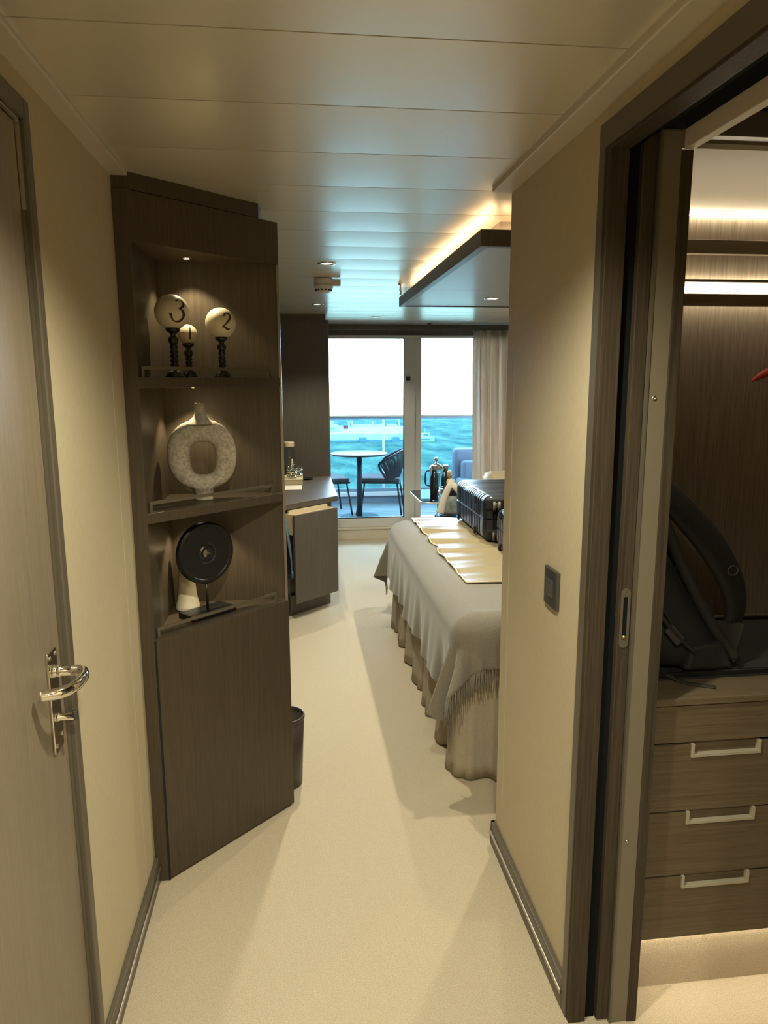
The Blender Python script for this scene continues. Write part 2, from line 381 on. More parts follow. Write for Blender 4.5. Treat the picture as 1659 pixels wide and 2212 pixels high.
def door_left():
    r = root('door_1', (XL, 1.0, 0), 'brown wood veneer bathroom door with chrome lever, left foreground', 'door', kind='structure')
    build('door_leaf', MB().box(XL-0.050, XL-0.006, 0.62, 1.3985, 0.006, 1.944), 'doorwood', r, bevel=0.002)
    build('frame', MB().box(XL-0.06, XL+0.009, 1.408, 1.436, 0, 1.985).box(XL-0.06, XL+0.009, 0.58, 1.408, 1.950, 1.985).box(XL-0.06, XL+0.009, 0.58, 0.612, 0, 1.950), 'casing', r, bevel=0.003)
    build('seal', MB().box(XL-0.03, XL-0.001, 1.400, 1.4065, 0.0, 1.948), 'bronze', r)
    g = build('edge_guard', MB().box(XL-0.02, XL+0.002, 1.3995, 1.4075, 1.80, 1.948).box(XL-0.02, XL+0.002, 0.62, 1.4075, 1.9445, 1.9495), 'steel', r); g['label'] = 'bright steel corner strip'
    build('stop_rebate', MB().box(XL-0.05, XL-0.012, 1.3985, 1.408, 0, 1.948), 'blackmatt', r)
    x = XL-0.006
    pl = build('handle_plate', MB().box(x, x+0.005, 1.318, 1.366, 0.815, 1.013), 'chrome', r, bevel=0.0015); pl['label'] = 'polished chrome backplate'
    for y, z in ((1.327, 1.002), (1.357, 1.002), (1.327, 0.828), (1.357, 0.840)):
        build('screw', MB().lathe([(0.0001, 0), (0.0042, 0), (0.0035, 0.0018), (0.0001, 0.002)], (x+0.005, y, z), 12, AX_X), 'steel', pl, smooth=True)
    lv = build('lever', MB().lathe([(0.0001, 0), (0.0125, 0), (0.0125, 0.004), (0.0108, 0.005), (0.0108, 0.009), (0.0120, 0.010), (0.0120, 0.014), (0.0098, 0.016), (0.0098, 0.042), (0.0001, 0.0425)], (x+0.005, 1.342, 0.972), 20, AX_X), 'chrome', r, smooth=True)
    pts = catmull([(x+0.036, 1.342, 0.972), (x+0.056, 1.338, 0.972), (x+0.066, 1.318, 0.971), (x+0.066, 1.288, 0.970), (x+0.058, 1.262, 0.969), (x+0.040, 1.245, 0.968), (x+0.014, 1.236, 0.968)], 6)
    n = len(pts)
    build('grip', MB().tube(pts, [0.0095]*n, 12, flat=1.15), 'chrome', lv, smooth=True)
    tk = build('turn_knob', MB().lathe([(0.0001, 0), (0.008, 0), (0.008, 0.004), (0.0068, 0.005), (0.0068, 0.030), (0.0001, 0.0305)], (x+0.005, 1.342, 0.880), 18, AX_X), 'chrome', r, smooth=True)
    build('thumb_piece', MB().lathe([(0.0001, 0), (0.0135, 0), (0.0135, 0.006), (0.0001, 0.0062)], (x+0.034, 1.342, 0.882), 18, AX_X @ RZ(0.5), sx=1.0, sy=0.5), 'plastic', tk, smooth=True)
door_left()

def door_closet():
    yj = 1.415
    r = root('door_2', (0.69, 1.415, 0), 'dark framed sliding pocket door of the closet, right foreground', 'door', kind='structure')
    build('casing', MB().box(0.603, 0.644, yj, 1.457, 0, 1.989).box(0.603, 0.644, 0.46, yj, 1.938, 1.989).box(0.603, 0.644, 0.46, 0.50, 0, 1.938), 'jamb', r, bevel=0.0015)
    build('face_trim', MB().box(0.6005, 0.603, 1.432, 1.458, 0, 1.990).box(0.6005, 0.603, 0.46, 1.432, 1.944, 1.990), 'casing', r)
    b = build('brush_seal', MB().box(0.644, 0.6705, 1.428, 1.46, 0, 1.99).box(0.644, 0.6705, 0.46, 1.428, 1.950, 1.99), 'slot', r); b['label'] = 'black brush pile in the pocket slot'
    build('track', MB().box(0.6705, 0.746, 0.46, 1.405, 1.972, 1.99), 'slot', r)
    lf = build('door_leaf', MB().box(0.6705, 0.6985, 1.412, 1.99, 0.006, 1.972), 'jamb', r, bevel=0.0015)
    # recessed pull: rounded plate with a long slot
    def stadium(cx, cz, hw, hh, n=10):
        out = []
        for i in range(n+1):
            a = PI*i/n; out.append((cx+hw*math.cos(a), cz+hh-hw+hw*math.sin(a)))
        for i in range(n+1):
            a = PI+PI*i/n; out.append((cx+hw*math.cos(a), cz-hh+hw+hw*math.sin(a)))
        return out
    def ring(mb, cx, cz, w0, h0, w1, h1, y0, y1):
        A = stadium(cx, cz, w0, h0); B = stadium(cx, cz, w1, h1); n = len(A)
        vs = [(x, y0, z) for x, z in A] + [(x, y0, z) for x, z in B] + [(x, y1, z) for x, z in A] + [(x, y1, z) for x, z in B]
        fs = []
        for i in range(n):
            j = (i+1) % n
            fs += [(i, j, n+j, n+i), (2*n+i, 2*n+j, j, i), (n+i, n+j, 3*n+j, 3*n+i)]
        return mb.add(vs, fs)
    p = build('flush_pull', ring(MB(), 0.6845, 1.002, 0.0105, 0.066, 0.0050, 0.048, 1.4105, 1.4125), 'bronze', lf, smooth=False)
    A = stadium(0.6845, 1.002, 0.0052, 0.048)
    q = MB(); q.add([(x, 1.4118, z) for x, z in A], [tuple(range(len(A)))]); build('finger_slot', q, 'slot', p)
    build('catch', MB().sphere((0.6845, 1.411, 0.960), 0.004, 12, 8), 'gold', p, smooth=True)
    s = build('strike_post', MB().box(0.6995, 0.743, 1.405, 1.46, 0, 1.971), 'stripmetal', r, bevel=0.001)
    build('bead', MB().box(0.6985, 0.7035, 1.403, 1.412, 0, 1.971), 'bronze', s)
    for z in (1.467, 0.475):
        build('screw', MB().lathe([(0.0001, 0), (0.005, 0), (0.004, 0.002), (0.0016, 0.0022), (0.0015, 0.0005), (0.0001, 0.0004)], (0.717, 1.405, z), 14, RX(PI/2)), 'steel', s, smooth=True)
    build('inner_casing', MB().box(0.743, 0.766, 1.403, 1.46, 0, 1.937), 'jamb', r, bevel=0.001)
    build('inner_header', MB().box(0.746, 0.766, 0.46, 1.403, 1.937, 2.03), 'roomwall', r, bevel=0.001)
door_closet()

# closet ceiling with a dropped far section
def closet_ceiling():
    r = root('ceiling_closet', (1.2, 1.5, 1.96), 'beige dropped ceiling of the closet', 'ceiling', kind='structure')
    build('drop_panel', MB().box(0.764, 1.80, 1.476, 2.0, 1.962, 2.02), 'roomwall', r)
    build('drop_edge', MB().box(0.80, 1.80, 1.43, 1.476, 1.972, 2.02), 'casing', r)
    build('coffer', MB().box(0.764, 1.80, 0.2, 1.43, 2.025, 2.06), 'casing', r)
closet_ceiling()

# ------------------------------------------------------------------ window wall
def window_wall():
    Y = 6.87
    r = root('wall_window', (1.1, Y, 0), 'window wall of the cabin with deep lintel and low step', 'wall', kind='structure')
    build('lintel', MB().box(-0.95, 3.2, Y, Y+0.12, 1.935, 2.1), 'panelwood', r)
    build('pier_left', MB().box(-0.95, 0.20, Y, Y+0.12, 0, 1.935), 'panelwood', r)
    build('pier_right', MB().box(2.15, 3.2, Y, Y+0.12, 0, 1.935), 'roomwall', r)
    build('step', MB().box(0.24, 2.2, Y-0.02, Y+0.12, 0, 0.100), 'sill', r, bevel=0.003)
    build('step_nosing', MB().box(0.24, 2.2, Y-0.03, Y+0.02, 0.100, 0.118), 'sill', r, bevel=0.003)
    wd = root('window_1', (1.1, Y+0.03, 0.118), 'full height sliding balcony door with pale frame', 'window', kind='structure')
    build('bottom_rail', MB().box(0.20, 2.15, Y+0.0, Y+0.09, 0.118, 0.205), 'frame', wd, bevel=0.004)
    build('head_rail', MB().box(0.20, 2.15, Y+0.0, Y+0.09, 1.915, 1.94), 'frame', wd, bevel=0.004)
    build('stile', MB().box(0.20, 0.29, Y+0.0, Y+0.05, 0.205, 1.915), 'frame', wd, bevel=0.004)
    st = build('stile', MB().box(1.012, 1.112, Y+0.0, Y+0.05, 0.205, 1.915), 'frame', wd, bevel=0.005)
    build('stile', MB().box(1.112, 1.180, Y+0.03, Y+0.09, 0.205, 1.915), 'frame', wd, bevel=0.005)
    build('stile', MB().box(2.08, 2.15, Y+0.03, Y+0.09, 0.205, 1.915), 'frame', wd, bevel=0.005)
    build('pane', MB().box(0.29, 1.012, Y+0.022, Y+0.028, 0.205, 1.915), 'pane', wd)
    build('pane', MB().box(1.180, 2.08, Y+0.058, Y+0.064, 0.205, 1.915), 'pane', wd)
    build('gasket', MB().box(1.002, 1.012, Y+0.012, Y+0.02, 0.205, 1.915).box(0.29, 1.012, Y+0.012, Y+0.02, 0.205, 0.215).box(0.29, 1.012, Y+0.012, Y+0.02, 1.903, 1.915), 'black', wd)
    lk = build('latch', MB().box(1.020, 1.066, Y-0.02, Y+0.0, 1.52, 1.555), 'plastic', st, bevel=0.003)
window_wall()

# ------------------------------------------------------------------ balcony and beyond
def balcony():
    zd = 0.026; yb = 8.90
    r = root('balcony_floor', (1.1, 8.0, zd), 'grey boarded balcony deck outside the window', 'deck', kind='structure')
    y = 7.0; k = 0
    while y < yb-0.02:
        build('deck_board', MB().box(-1.2, 3.8, y, min(y+0.092, yb), zd-0.03, zd), 'deck', r, bevel=0.004); y += 0.10
    build('underlay', MB().box(-1.2, 3.8, 6.99, yb+0.1, zd-0.10, zd-0.031), 'outdark', r)
    tag(build('balcony_ceiling', MB().box(-1.3, 3.9, 6.99, 9.1, 2.36, 2.5), 'whitepaint'), 'white underside of the deck above the balcony', 'ceiling', kind='structure')
    tag(build('wall_balcony_left', MB().box(-1.3, -1.2, 6.99, 9.0, -0.1, 2.36), 'whitepaint'), 'white divider at the left of the balcony', 'wall', kind='structure')
    tag(build('wall_balcony_right', MB().box(3.8, 3.9, 6.99, 9.0, -0.1, 2.36), 'whitepaint'), 'white divider at the right of the balcony', 'wall', kind='structure')
    b = root('balustrade', (1.1, yb, zd), 'glass balcony balustrade with teak handrail above the sea', 'railing', kind='structure')
    build('handrail', MB().box(-1.2, 3.8, yb-0.05, yb+0.06, 1.088, 1.110), 'teak', b, bevel=0.006)
    build('top_channel', MB().box(-1.2, 3.8, yb-0.02, yb+0.03, 1.058, 1.088), 'railmetal', b)
    build('bottom_channel', MB().box(-1.2, 3.8, yb-0.03, yb+0.03, 0.165, 0.205), 'railmetal', b, bevel=0.003)
    build('kerb', MB().box(-1.2, 3.8, yb-0.06, yb+0.12, 0.112, 0.165), 'whitepaint', b, bevel=0.006)
    build('kerb_face', MB().box(-1.2, 3.8, yb-0.03, yb+0.12, zd-0.02, 0.112), 'railmetal', b)
    for x0, x1 in ((-1.2, 1.035), (1.063, 2.60), (2.63, 3.8)):
        build('glass_panel', MB().box(x0, x1, yb-0.004, yb+0.004, 0.205, 1.058), 'railglass', b)
    for x in (1.049, 2.615):
        build('post', MB().box(x-0.013, x+0.013, yb-0.012, yb+0.012, 0.165, 1.06), 'whitepaint', b, bevel=0.003)
balcony()
def sea():
    tag(build('sea', MB().add([(-6000, 12, -15), (6000, 12, -15), (6000, 12000, -15), (-6000, 12000, -15)], [(0, 1, 2, 3)]), 'sea'), 'choppy turquoise sea beyond the balcony glass', 'sea', kind='stuff')
    r = root('quay', (10, 205, -15), 'long pale concrete quay out on the water', 'quay')
    build('slab', MB().box(-60, 35.0, 205, 240, -16, -12.7), 'concrete', r, bevel=0.2)
    build('waterline', MB().box(-60, 34.9, 204.9, 205, -15.2, -14.5), 'railmetal', r)
    for x in (18.2, 27.6): build('fender', MB().box(x-1.1, x+1.1, 204.2, 205, -15.2, -13.6), 'railmetal', r, bevel=0.25)
    for i, x in enumerate((11.5, 20.0, 23.5, 27.0, 31.0)):
        build('parapet_block', MB().box(x-1.6, x+1.6, 238, 239.6, -12.7, -12.0), 'whitepaint', r, bevel=0.2)
    for i, (x, h) in enumerate(((16.4, 2.0), (17.4, 2.2), (24.1, 1.8), (32.7, 2.4))):
        build('bollard', MB().lathe([(0.32, 0), (0.26, h*0.8), (0.42, h*0.82), (0.42, h), (0.01, h)], (x, 234, -12.7), 10), 'whitepaint', r)
    def boat(x, y, z, L, wdt, h, label, stripe):
        b = root('motor_boat', (x, y, z), label, 'boat', 'boats by the quay')
        secs = []
        for t, k in ((0, .70), (.25, 1), (.6, .95), (.85, .6), (1, .06)):
            X = x + (t-0.5)*L; hw = wdt/2*k; zz = h*(1+0.25*t)
            secs.append([(X, y-hw, z+zz), (X, y-hw*0.7, z), (X, y+hw*0.7, z), (X, y+hw, z+zz)])
        build('hull', MB().loft(secs), 'whitepaint', b, bevel=0.08)
        build('stripe', MB().box(x-L*0.48, x+L*0.2, y-wdt*0.5-0.03, y-wdt*0.5+0.05, z+h*0.62, z+h*0.82), stripe, b)
        cb = build('cabin', MB().prism([(x-L*0.30, y-wdt*0.32), (x+L*0.12, y-wdt*0.30), (x+L*0.22, y), (x+L*0.12, y+wdt*0.30), (x-L*0.30, y+wdt*0.32)], z+h, z+h*2.1), 'whitepaint', b, bevel=0.12)
        build('windscreen', MB().box(x-L*0.22, x+L*0.08, y-wdt*0.33, y-wdt*0.30, z+h*1.45, z+h*1.85), 'railmetal', cb)
        build('mast', MB().tube([(x-L*0.1, y, z+h*2.1), (x-L*0.1, y, z+h*3.2)], 0.07, 6), 'whitepaint', b)
        return b
    b = boat(8.6, 214, -12.7, 9.0, 3.4, 1.5, 'white motor boat with green stripe and red flag on the quay', 'boatgreen')
    build('flag', MB().box(13.3, 14.8, 213.9, 214.0, -11.9, -10.9), 'red', b); build('flag_staff', MB().tube([(13.2, 214, -11.6), (13.2, 214, -10.7)], 0.05, 6), 'steel', b)
    boat(36.3, 203.2, -15.1, 4.6, 2.2, 1.2, 'small white boat with dark stern at the quay end', 'railmetal')
sea()

def balcony_furniture():
    zd = 0.026
    t = root('balcony_table', (0.665, 7.92, zd), 'round dark pedestal table on the balcony', 'table')
    c = t.location
    build('table_top', MB().lathe([(0.01, 0.695), (0.30, 0.695), (0.315, 0.702), (0.315, 0.712), (0.31, 0.716), (0.01, 0.716)], c, 48), 'outdark', t, smooth=False)
    build('pedestal', MB().lathe([(0.03, 0.012), (0.03, 0.695)], c, 20), 'outdark', t, smooth=True)
    build('base_plate', MB().lathe([(0.01, 0), (0.215, 0), (0.218, 0.006), (0.21, 0.012), (0.01, 0.014)], c, 40), 'outdark', t)
    def chair(loc, rz, label):
        r = root('balcony_chair', loc, label, 'chair', 'balcony chairs')
        m = RZ(rz); L = Vector(loc)
        def T(p): return L + m @ Vector(p)
        def tb(pts, rad, **k): return MB().tube([T(p) for p in pts], rad, 8, **k)
        # seat faces -x in local space
        mb = MB(); mb.obox(T((0, 0, 0.405)), (0.46, 0.46, 0.045), m); build('seat', mb, 'seatpad', r, bevel=0.018)
        build('seat_frame', tb([(-0.23, -0.23, 0.375), (0.22, -0.23, 0.375), (0.22, 0.23, 0.375), (-0.23, 0.23, 0.375)], 0.011, closed=True), 'outdark', r)
        for sx, sy in ((-1, -1), (-1, 1), (1, -1), (1, 1)):
            build('leg', tb([(0.20*sx, 0.21*sy, 0.38), (0.235*sx+0.02*sx, 0.25*sy, 0.0)], 0.0105), 'outdark', r, smooth=True)
        arm = catmull([(0.10, -0.25, 0.40), (0.02, -0.27, 0.53), (0.01, -0.275, 0.59), (0.08, -0.275, 0.635), (0.18, -0.23, 0.69), (0.27, -0.10, 0.735), (0.29, 0, 0.74),
                       (0.27, 0.10, 0.735), (0.18, 0.23, 0.69), (0.08, 0.275, 0.635), (0.01, 0.275, 0.59), (0.02, 0.27, 0.53), (0.10, 0.25, 0.40)], 8)
        build('back_frame', MB().tube([T(p) for p in arm], 0.013, 8), 'outdark', r, smooth=True)
        mb = MB(); n = 76
        for i in range(n):
            f = i/(n-1); a = -1 + 2*f
            def top(a):
                s = abs(a)
                k = int((0.5*(a+1))*(len(arm)-1-2*17)) + 17
                return arm[max(17, min(len(arm)-18, k))]
            p = top(a); q = Vector((0.10 + (p.x-0.02)*0.42, p.y*0.90, 0.40))
            mid = (p+q)/2 + Vector((0.015, 0, 0))
            mb.tube([T(p), T(mid), T(q)], 0.0042, 5)
        o = build('rope_weave', mb, 'rope', r); o['kind'] = 'stuff'
    chair((0.93, 8.17, zd), -0.2, 'dark rope-back balcony chair right of the round table')
    chair((0.29, 8.19, zd), PI+0.2, 'dark balcony chair left of the table, half hidden by the desk')
    r = root('lounge_chair', (2.15, 8.15, zd), 'slate blue upholstered lounge chair on the balcony beside the curtain', 'chair')
    build('base', MB().box(1.84, 2.46, 7.85, 8.45, 0.06, 0.30), 'outdark', r, bevel=0.02)
    build('back_cushion', MB().box(1.82, 2.48, 8.33, 8.50, 0.28, 0.735), 'loungeblue', r, bevel=0.045)
    build('pillow', MB().box(1.89, 2.42, 8.20, 8.33, 0.36, 0.60), 'loungeblue', r, bevel=0.04)
    build('seat_cushion', MB().box(1.83, 2.47, 7.84, 8.33, 0.28, 0.40), 'loungeblue', r, bevel=0.04)
    for x in (1.87, 2.43):
        for y in (7.88, 8.42): build('foot', MB().box(x-0.02, x+0.02, y-0.02, y+0.02, zd, 0.07), 'outdark', r)
balcony_furniture()

# ------------------------------------------------------------------ ceiling fittings
def downlight(loc, label, power, cone=120, group='ceiling downlights', r0=0.036, parent=None, lit=True):
    if parent is None:
        r = root('ceiling_downlight', loc, label, 'downlight', group)
    else: r = parent
    x, y, z = loc
    build('trim_ring', MB().lathe([(r0*0.72, 0.0), (r0*0.80, -0.003), (r0, -0.004), (r0*1.18, -0.002), (r0*1.2, 0.002), (r0*0.72, 0.002)], loc, 28, caps=False), 'chrome', r, smooth=True)
    build('lens', MB().lathe([(0.0005, -0.0005), (r0*0.5, -0.001), (r0*0.72, 0.0)], loc, 20, caps=False), 'lamp', r, smooth=True)
    spot('lamp', (x, y, z-0.012), power, WARM, cone, 0.55, 0.025, parent=r)
zl = ZC-0.0025
downlight((0.151, 3.46, zl), 'chrome ring downlight in the ceiling nearest the smoke detector', P_ROOM*1.7)
downlight((0.158, 5.20, zl), 'chrome ring downlight in the ceiling above the desk', P_ROOM)
downlight((0.665, 6.16, zl), 'small chrome downlight in the ceiling close to the balcony door', P_ROOM*0.5)
for y, lb in ((1.00, 'first corridor downlight, ahead of the viewer'), (0.1, 'second corridor downlight, above the viewer'), (-0.75, 'third corridor downlight, near the entrance')):
    downlight((0.115, y, zl), lb, P_CORR, 142, 'corridor downlights')
downlight((2.2, 5.3, zl), 'ceiling downlight over the sitting corner right of the bed', P_ROOM, 130)

def smoke_detector():
    x, y = 0.152, 3.95
    r = root('smoke_detector', (x, y, ZC-0.003), 'white dome smoke detector with side box on the ceiling', 'smoke detector')
    z = ZC-0.003
    build('base', MB().lathe([(0.001, 0.0), (0.048, 0.0), (0.050, -0.006), (0.050, -0.028), (0.001, -0.029)], (x, y, z), 32), 'cream', r, smooth=False)
    build('dome', MB().lathe([(0.050, -0.028), (0.050, -0.046), (0.044, -0.056), (0.040, -0.062), (0.022, -0.073), (0.001, -0.075)], (x, y, z), 32), 'cream', r, smooth=True)
    mb = MB()
    for i in range(14):
        a = 2*PI*i/14; mb.obox((x+0.0425*math.cos(a), y+0.0425*math.sin(a), z-0.0585), (0.006, 0.010, 0.007), RZ(a))
    build('vent_slots', mb, 'blackmatt', r)
    build('side_box', MB().box(x+0.045, x+0.090, y-0.018, y+0.018, z-0.036, z-0.002), 'cream', r, bevel=0.003)
smoke_detector()
def sprinkler():
    x, y = 0.583, 4.1
    r = root('fire_sprinkler', (x, y, ZC), 'small brass sprinkler head under the ceiling beside the canopy corner', 'sprinkler')
    build('stem', MB().lathe([(0.014, 0), (0.014, -0.006), (0.006, -0.010), (0.006, -0.030), (0.009, -0.034), (0.004, -0.045), (0.004, -0.060)], (x, y, ZC-0.002), 16), 'steel', r, smooth=True)
    build('deflector', MB().lathe([(0.001, -0.060), (0.016, -0.060), (0.017, -0.062), (0.001, -0.063)], (x, y, ZC-0.002), 16), 'steel', r)
sprinkler()

def canopy():
    z0, z1 = 1.940, 1.994
    x0, x1, y0, y1 = 0.611, 2.75, 2.436, 4.372
    r = root('bed_canopy', (x0, 3.4, z0), 'dark edged canopy panel with glowing orange cove hung above the bed', 'canopy')
    build('fascia', MB().box(x0, x0+0.03, y0, y1, z0, z1).box(x0+0.03, x1, y0, y0+0.03, z0, z1).box(x0+0.03, x1, y1-0.03, y1, z0, z1), 'casing', r, bevel=0.0015)
    build('soffit_panel', MB().box(x0+0.03, x1, y0+0.03, 3.59, z0+0.004, z0+0.03), 'canopy', r, bevel=0.001)
    build('soffit_panel', MB().box(x0+0.03, x1, 3.592, y1-0.03, z0+0.004, z0+0.03), 'canopy', r, bevel=0.001)
    build('mount', MB().box(x0+0.09, x1-0.1, y0+0.10, y1-0.12, z0+0.03, ZC), 'roomwall', r)
    mb = MB().box(x0+0.062, x0+0.072, y0+0.08, y1-0.08, z1-0.018, z1-0.008).box(x0+0.09, 2.6, y0+0.075, y0+0.085, z1-0.018, z1-0.008)
    o = build('led_strip', mb, 'led_cove', r); o['label'] = 'glowing orange cove light'
    for x, y in ((1.055, 3.93), (1.055, 2.85)):
        f = build('downlight', MB().lathe([(0.028, 0.0), (0.030, -0.003), (0.038, -0.004), (0.044, -0.001), (0.044, 0.003), (0.028, 0.003)], (x, y, z0+0.003), 28, caps=False), 'chrome', r, smooth=True)
        build('lens', MB().lathe([(0.0005, -0.0005), (0.028, 0.0)], (x, y, z0+0.0025), 20, caps=False), 'lamp', f, smooth=True)
        spot('lamp', (x, y, z0-0.01), P_CANOPY, WARM, 150, 0.4, 0.02, parent=r)
canopy()

# ------------------------------------------------------------------ display cabinet
def cabinet():
    A = Vector((-0.424, 2.048)); B = Vector((-0.048, 2.412)); d = (B-A).normalized(); nrm = Vector((d.y, -d.x)); Lf = (B-A).length
    ang = math.atan2(d.y, d.x)
    def P(t, off, z): q = A + d*t + nrm*off; return (q.x, q.y, z)
    def Q(t, off): q = A + d*t + nrm*off; return (q.x, q.y)
    YB = 2.425
    r = root('display_cabinet', (-0.30, 2.3, 0), 'dark wood corner display cabinet with three lit niches and lower door', 'cabinet')
    build('side_panel', MB().box(XL, -0.424, 2.048, YB, 0, 1.997), 'wood', r, bevel=0.001)
    build('back_panel', MB().box(XL, B.x, YB, YB+0.012, 0, 1.993), 'wood', r)
    build('end_stile', MB().prism([(B.x-0.008, B.y-0.004), (B.x, B.y), (B.x, YB+0.012), (B.x-0.008, YB+0.012)], 0.0, 1.993), 'steel', r)
    tri = lambda off, z0, z1: MB().prism([Q(0, off), Q(Lf-0.008, off), (B.x-0.008, YB), (-0.424, YB)], z0, z1)
    build('crown', MB().prism([(XL, 2.052), (-0.420, 2.052), Q(0.06, -0.003), Q(Lf-0.075, -0.003), (-0.10, YB), (XL, YB)], 1.997, ZC), 'wood', r)
    build('top_board', tri(-0.012, 1.872, 1.992), 'wood', r)
    build('valance', MB().prism([Q(0, 0), Q(Lf, 0), Q(Lf, -0.012), Q(0, -0.012)], 1.868, 1.995), 'wood', r, bevel=0.001)
    def shelf(zt, th):
        s = build('shelf', tri(0.0, zt-th, zt), 'wood', r, bevel=0.001)
        return s
    def rail(zt, h, par):
        y = zt
        mb = MB(); w_ = 0.008; off = -0.018; t0, t1 = 0.022, Lf-0.034
        R = RZ(ang)
        def bar(ta, tb, za, zb): c = P((ta+tb)/2, off, (za+zb)/2); mb.obox(c, (tb-ta, 0.005, zb-za), R)
        bar(t0, t1, y+h-0.009, y+h); bar(t0, t0+0.008, y, y+h-0.009); bar(t1-0.008, t1, y, y+h-0.009)
        build('rail', mb, 'bronze', par)
    for zt in (1.517, 1.141):
        rail(zt, 0.030, shelf(zt, 0.029))
    cap = shelf(0.770, 0.020); rail(0.770, 0.030, cap)
    build('door', MB().prism([Q(0.004, 0.004), Q(Lf, 0.004), Q(Lf, -0.016), Q(0.004, -0.016)], 0.010, 0.768), 'wood', r, bevel=0.0012)
    build('plinth', tri(-0.002, 0, 0.05), 'wood', r)
    build('shadow_gap', MB().prism([Q(-0.001, 0.0015), Q(0.0035, 0.0015), Q(0.0035, -0.02), Q(-0.001, -0.02)], 0.0, 0.768), 'blackmatt', r)
    lx, ly = -0.322, 2.342
    for z in (1.872, 1.488, 1.112):
        f = build('niche_light', MB().lathe([(0.010, 0), (0.013, -0.002), (0.016, -0.0015), (0.017, 0.0005)], (lx, ly, z-0.0005), 20, caps=False), 'chrome', r, smooth=True)
        build('lens', MB().lathe([(0.0004, -0.0005), (0.010, 0.0)], (lx, ly, z-0.001), 14, caps=False), 'lamp', f)
        spot('lamp', (lx, ly, z-0.006), P_SHELF, (1.0, 0.86, 0.52), 100, 0.45, 0.006, parent=r)
cabinet()

# ------------------------------------------------------------------ ornaments
def on_sphere(c, r, yawdir, pitch, u, v):
    # numeral plane coordinates -> point on the sphere, facing direction given by yaw/pitch
    f = Vector((math.sin(yawdir)*math.cos(pitch), -math.cos(yawdir)*math.cos(pitch), math.sin(pitch)))
    rt = Vector((math.cos(yawdir), math.sin(yawdir), 0)); up = rt.cross(f)*-1
    if up.z < 0: up = -up
    th = math.hypot(u, v)
    if th < 1e-6: return Vector(c)+f*r
    t = (rt*u + up*v)/th
    return Vector(c) + (f*math.cos(th) + t*math.sin(th))*r
def numeral(strokes, c, r, yawdir, pitch, s, tilt=0.0):
    mb = MB()
    for st in strokes:
        pts = catmull([(x, y, w_) for x, y, w_ in st], 6); L = []; R_ = []
        for i, p in enumerate(pts):
            q0 = pts[max(0, i-1)]; q1 = pts[min(len(pts)-1, i+1)]
            tx, ty = q1.x-q0.x, q1.y-q0.y; l = math.hypot(tx, ty) or 1; nx, ny = -ty/l, tx/l
            for sgn, out in ((1, L), (-1, R_)):
                u = (p.x+sgn*nx*p.z)*s; v = (p.y+sgn*ny*p.z)*s
                u, v = u*math.cos(tilt)-v*math.sin(tilt), u*math.sin(tilt)+v*math.cos(tilt)
                out.append(on_sphere(c, r*1.006, yawdir, pitch, u, v))
        n = len(L); mb.add(L+R_, [(i, i+1, n+i+1, n+i) for i in range(n-1)])
    return mb
N3 = [[(-0.30, 0.62, .05), (-0.05, 0.86, .07), (0.28, 0.72, .10), (0.30, 0.42, .10), (0.02, 0.16, .05), (-0.06, 0.13, .03)],
      [(-0.06, 0.13, .03), (0.25, 0.06, .09), (0.44, -0.25, .12), (0.32, -0.66, .10), (-0.02, -0.84, .06), (-0.32, -0.74, .06), (-0.52, -0.44, .10), (-0.54, -0.32, .12)]]
N2 = [[(-0.34, 0.42, .05), (-0.24, 0.74, .07), (0.05, 0.88, .09), (0.32, 0.66, .12), (0.26, 0.26, .12), (-0.06, -0.22, .08), (-0.40, -0.64, .05)],
      [(-0.40, -0.64, .04), (-0.20, -0.58, .09), (0.12, -0.72, .11), (0.36, -0.72, .09), (0.46, -0.56, .03)]]
N1 = [[(-0.22, 0.62, .03), (-0.06, 0.76, .06), (0.03, 0.82, .09)], [(0.0, 0.84, .12), (0.02, 0.3, .12), (0.0, -0.3, .12), (0.02, -0.82, .13)]]
def ball_stand(loc, top, r, strokes, yawdir, pitch, label, s=0.75, sr=1.0, tilt=0.0):
    x, y, z = loc
    rt = root('number_ball', loc, label, 'ornament', 'numbered balls on turned stands')
    h = top - z
    k = sr
    prof = [(0.031*k, 0), (0.031*k, 0.005), (0.027*k, 0.008), (0.027*k, 0.012), (0.020*k, 0.018), (0.012*k, 0.022), (0.010*k, 0.028)]
    zz = 0.030; end = h-0.052*k
    m = max(3, int((end-zz)/0.011))
    for i in range(m):
        a = zz + (end-zz)*i/m; b = (end-zz)/m
        prof += [(0.0095*k, a), (0.0135*k, a+b*0.35), (0.0135*k, a+b*0.6), (0.0095*k, a+b*0.95)]
    prof += [(0.011*k, end), (0.0155*k, end+0.010*k), (0.0165*k, end+0.018*k), (0.012*k, end+0.027*k), (0.008*k, end+0.031*k), (0.012*k, end+0.036*k), (0.021*k, end+0.042*k), (0.024*k, end+0.052*k), (0.018*k, end+0.052*k)]
    build('stand', MB().lathe(prof, loc, 24), 'black', rt, smooth=True)
    c = (x, y, top + r*0.90)
    b = build('ball', MB().sphere(c, r, 40, 24), 'ivory', rt, smooth=True)
    build('numeral', numeral(strokes, c, r, yawdir, pitch, s, tilt), 'ink', b)
zs = 1.5175
ball_stand((-0.356, 2.235, zs), 1.660, 0.050, N3, 0.58, 0.02, 'largest ivory ball, marked 3, on a black turned stand', 0.80, 0.92, -0.22)
ball_stand((-0.330, 2.345, zs), 1.622, 0.030, N1, 0.40, 0.08, 'smallest ivory ball, marked 1, behind the one marked 3', 0.78, 0.80, -0.06)
ball_stand((-0.226, 2.320, zs), 1.640, 0.046, N2, 0.52, 0.05, 'ivory ball marked 2 on a black turned stand, set apart', 0.66, 0.82, -0.14)

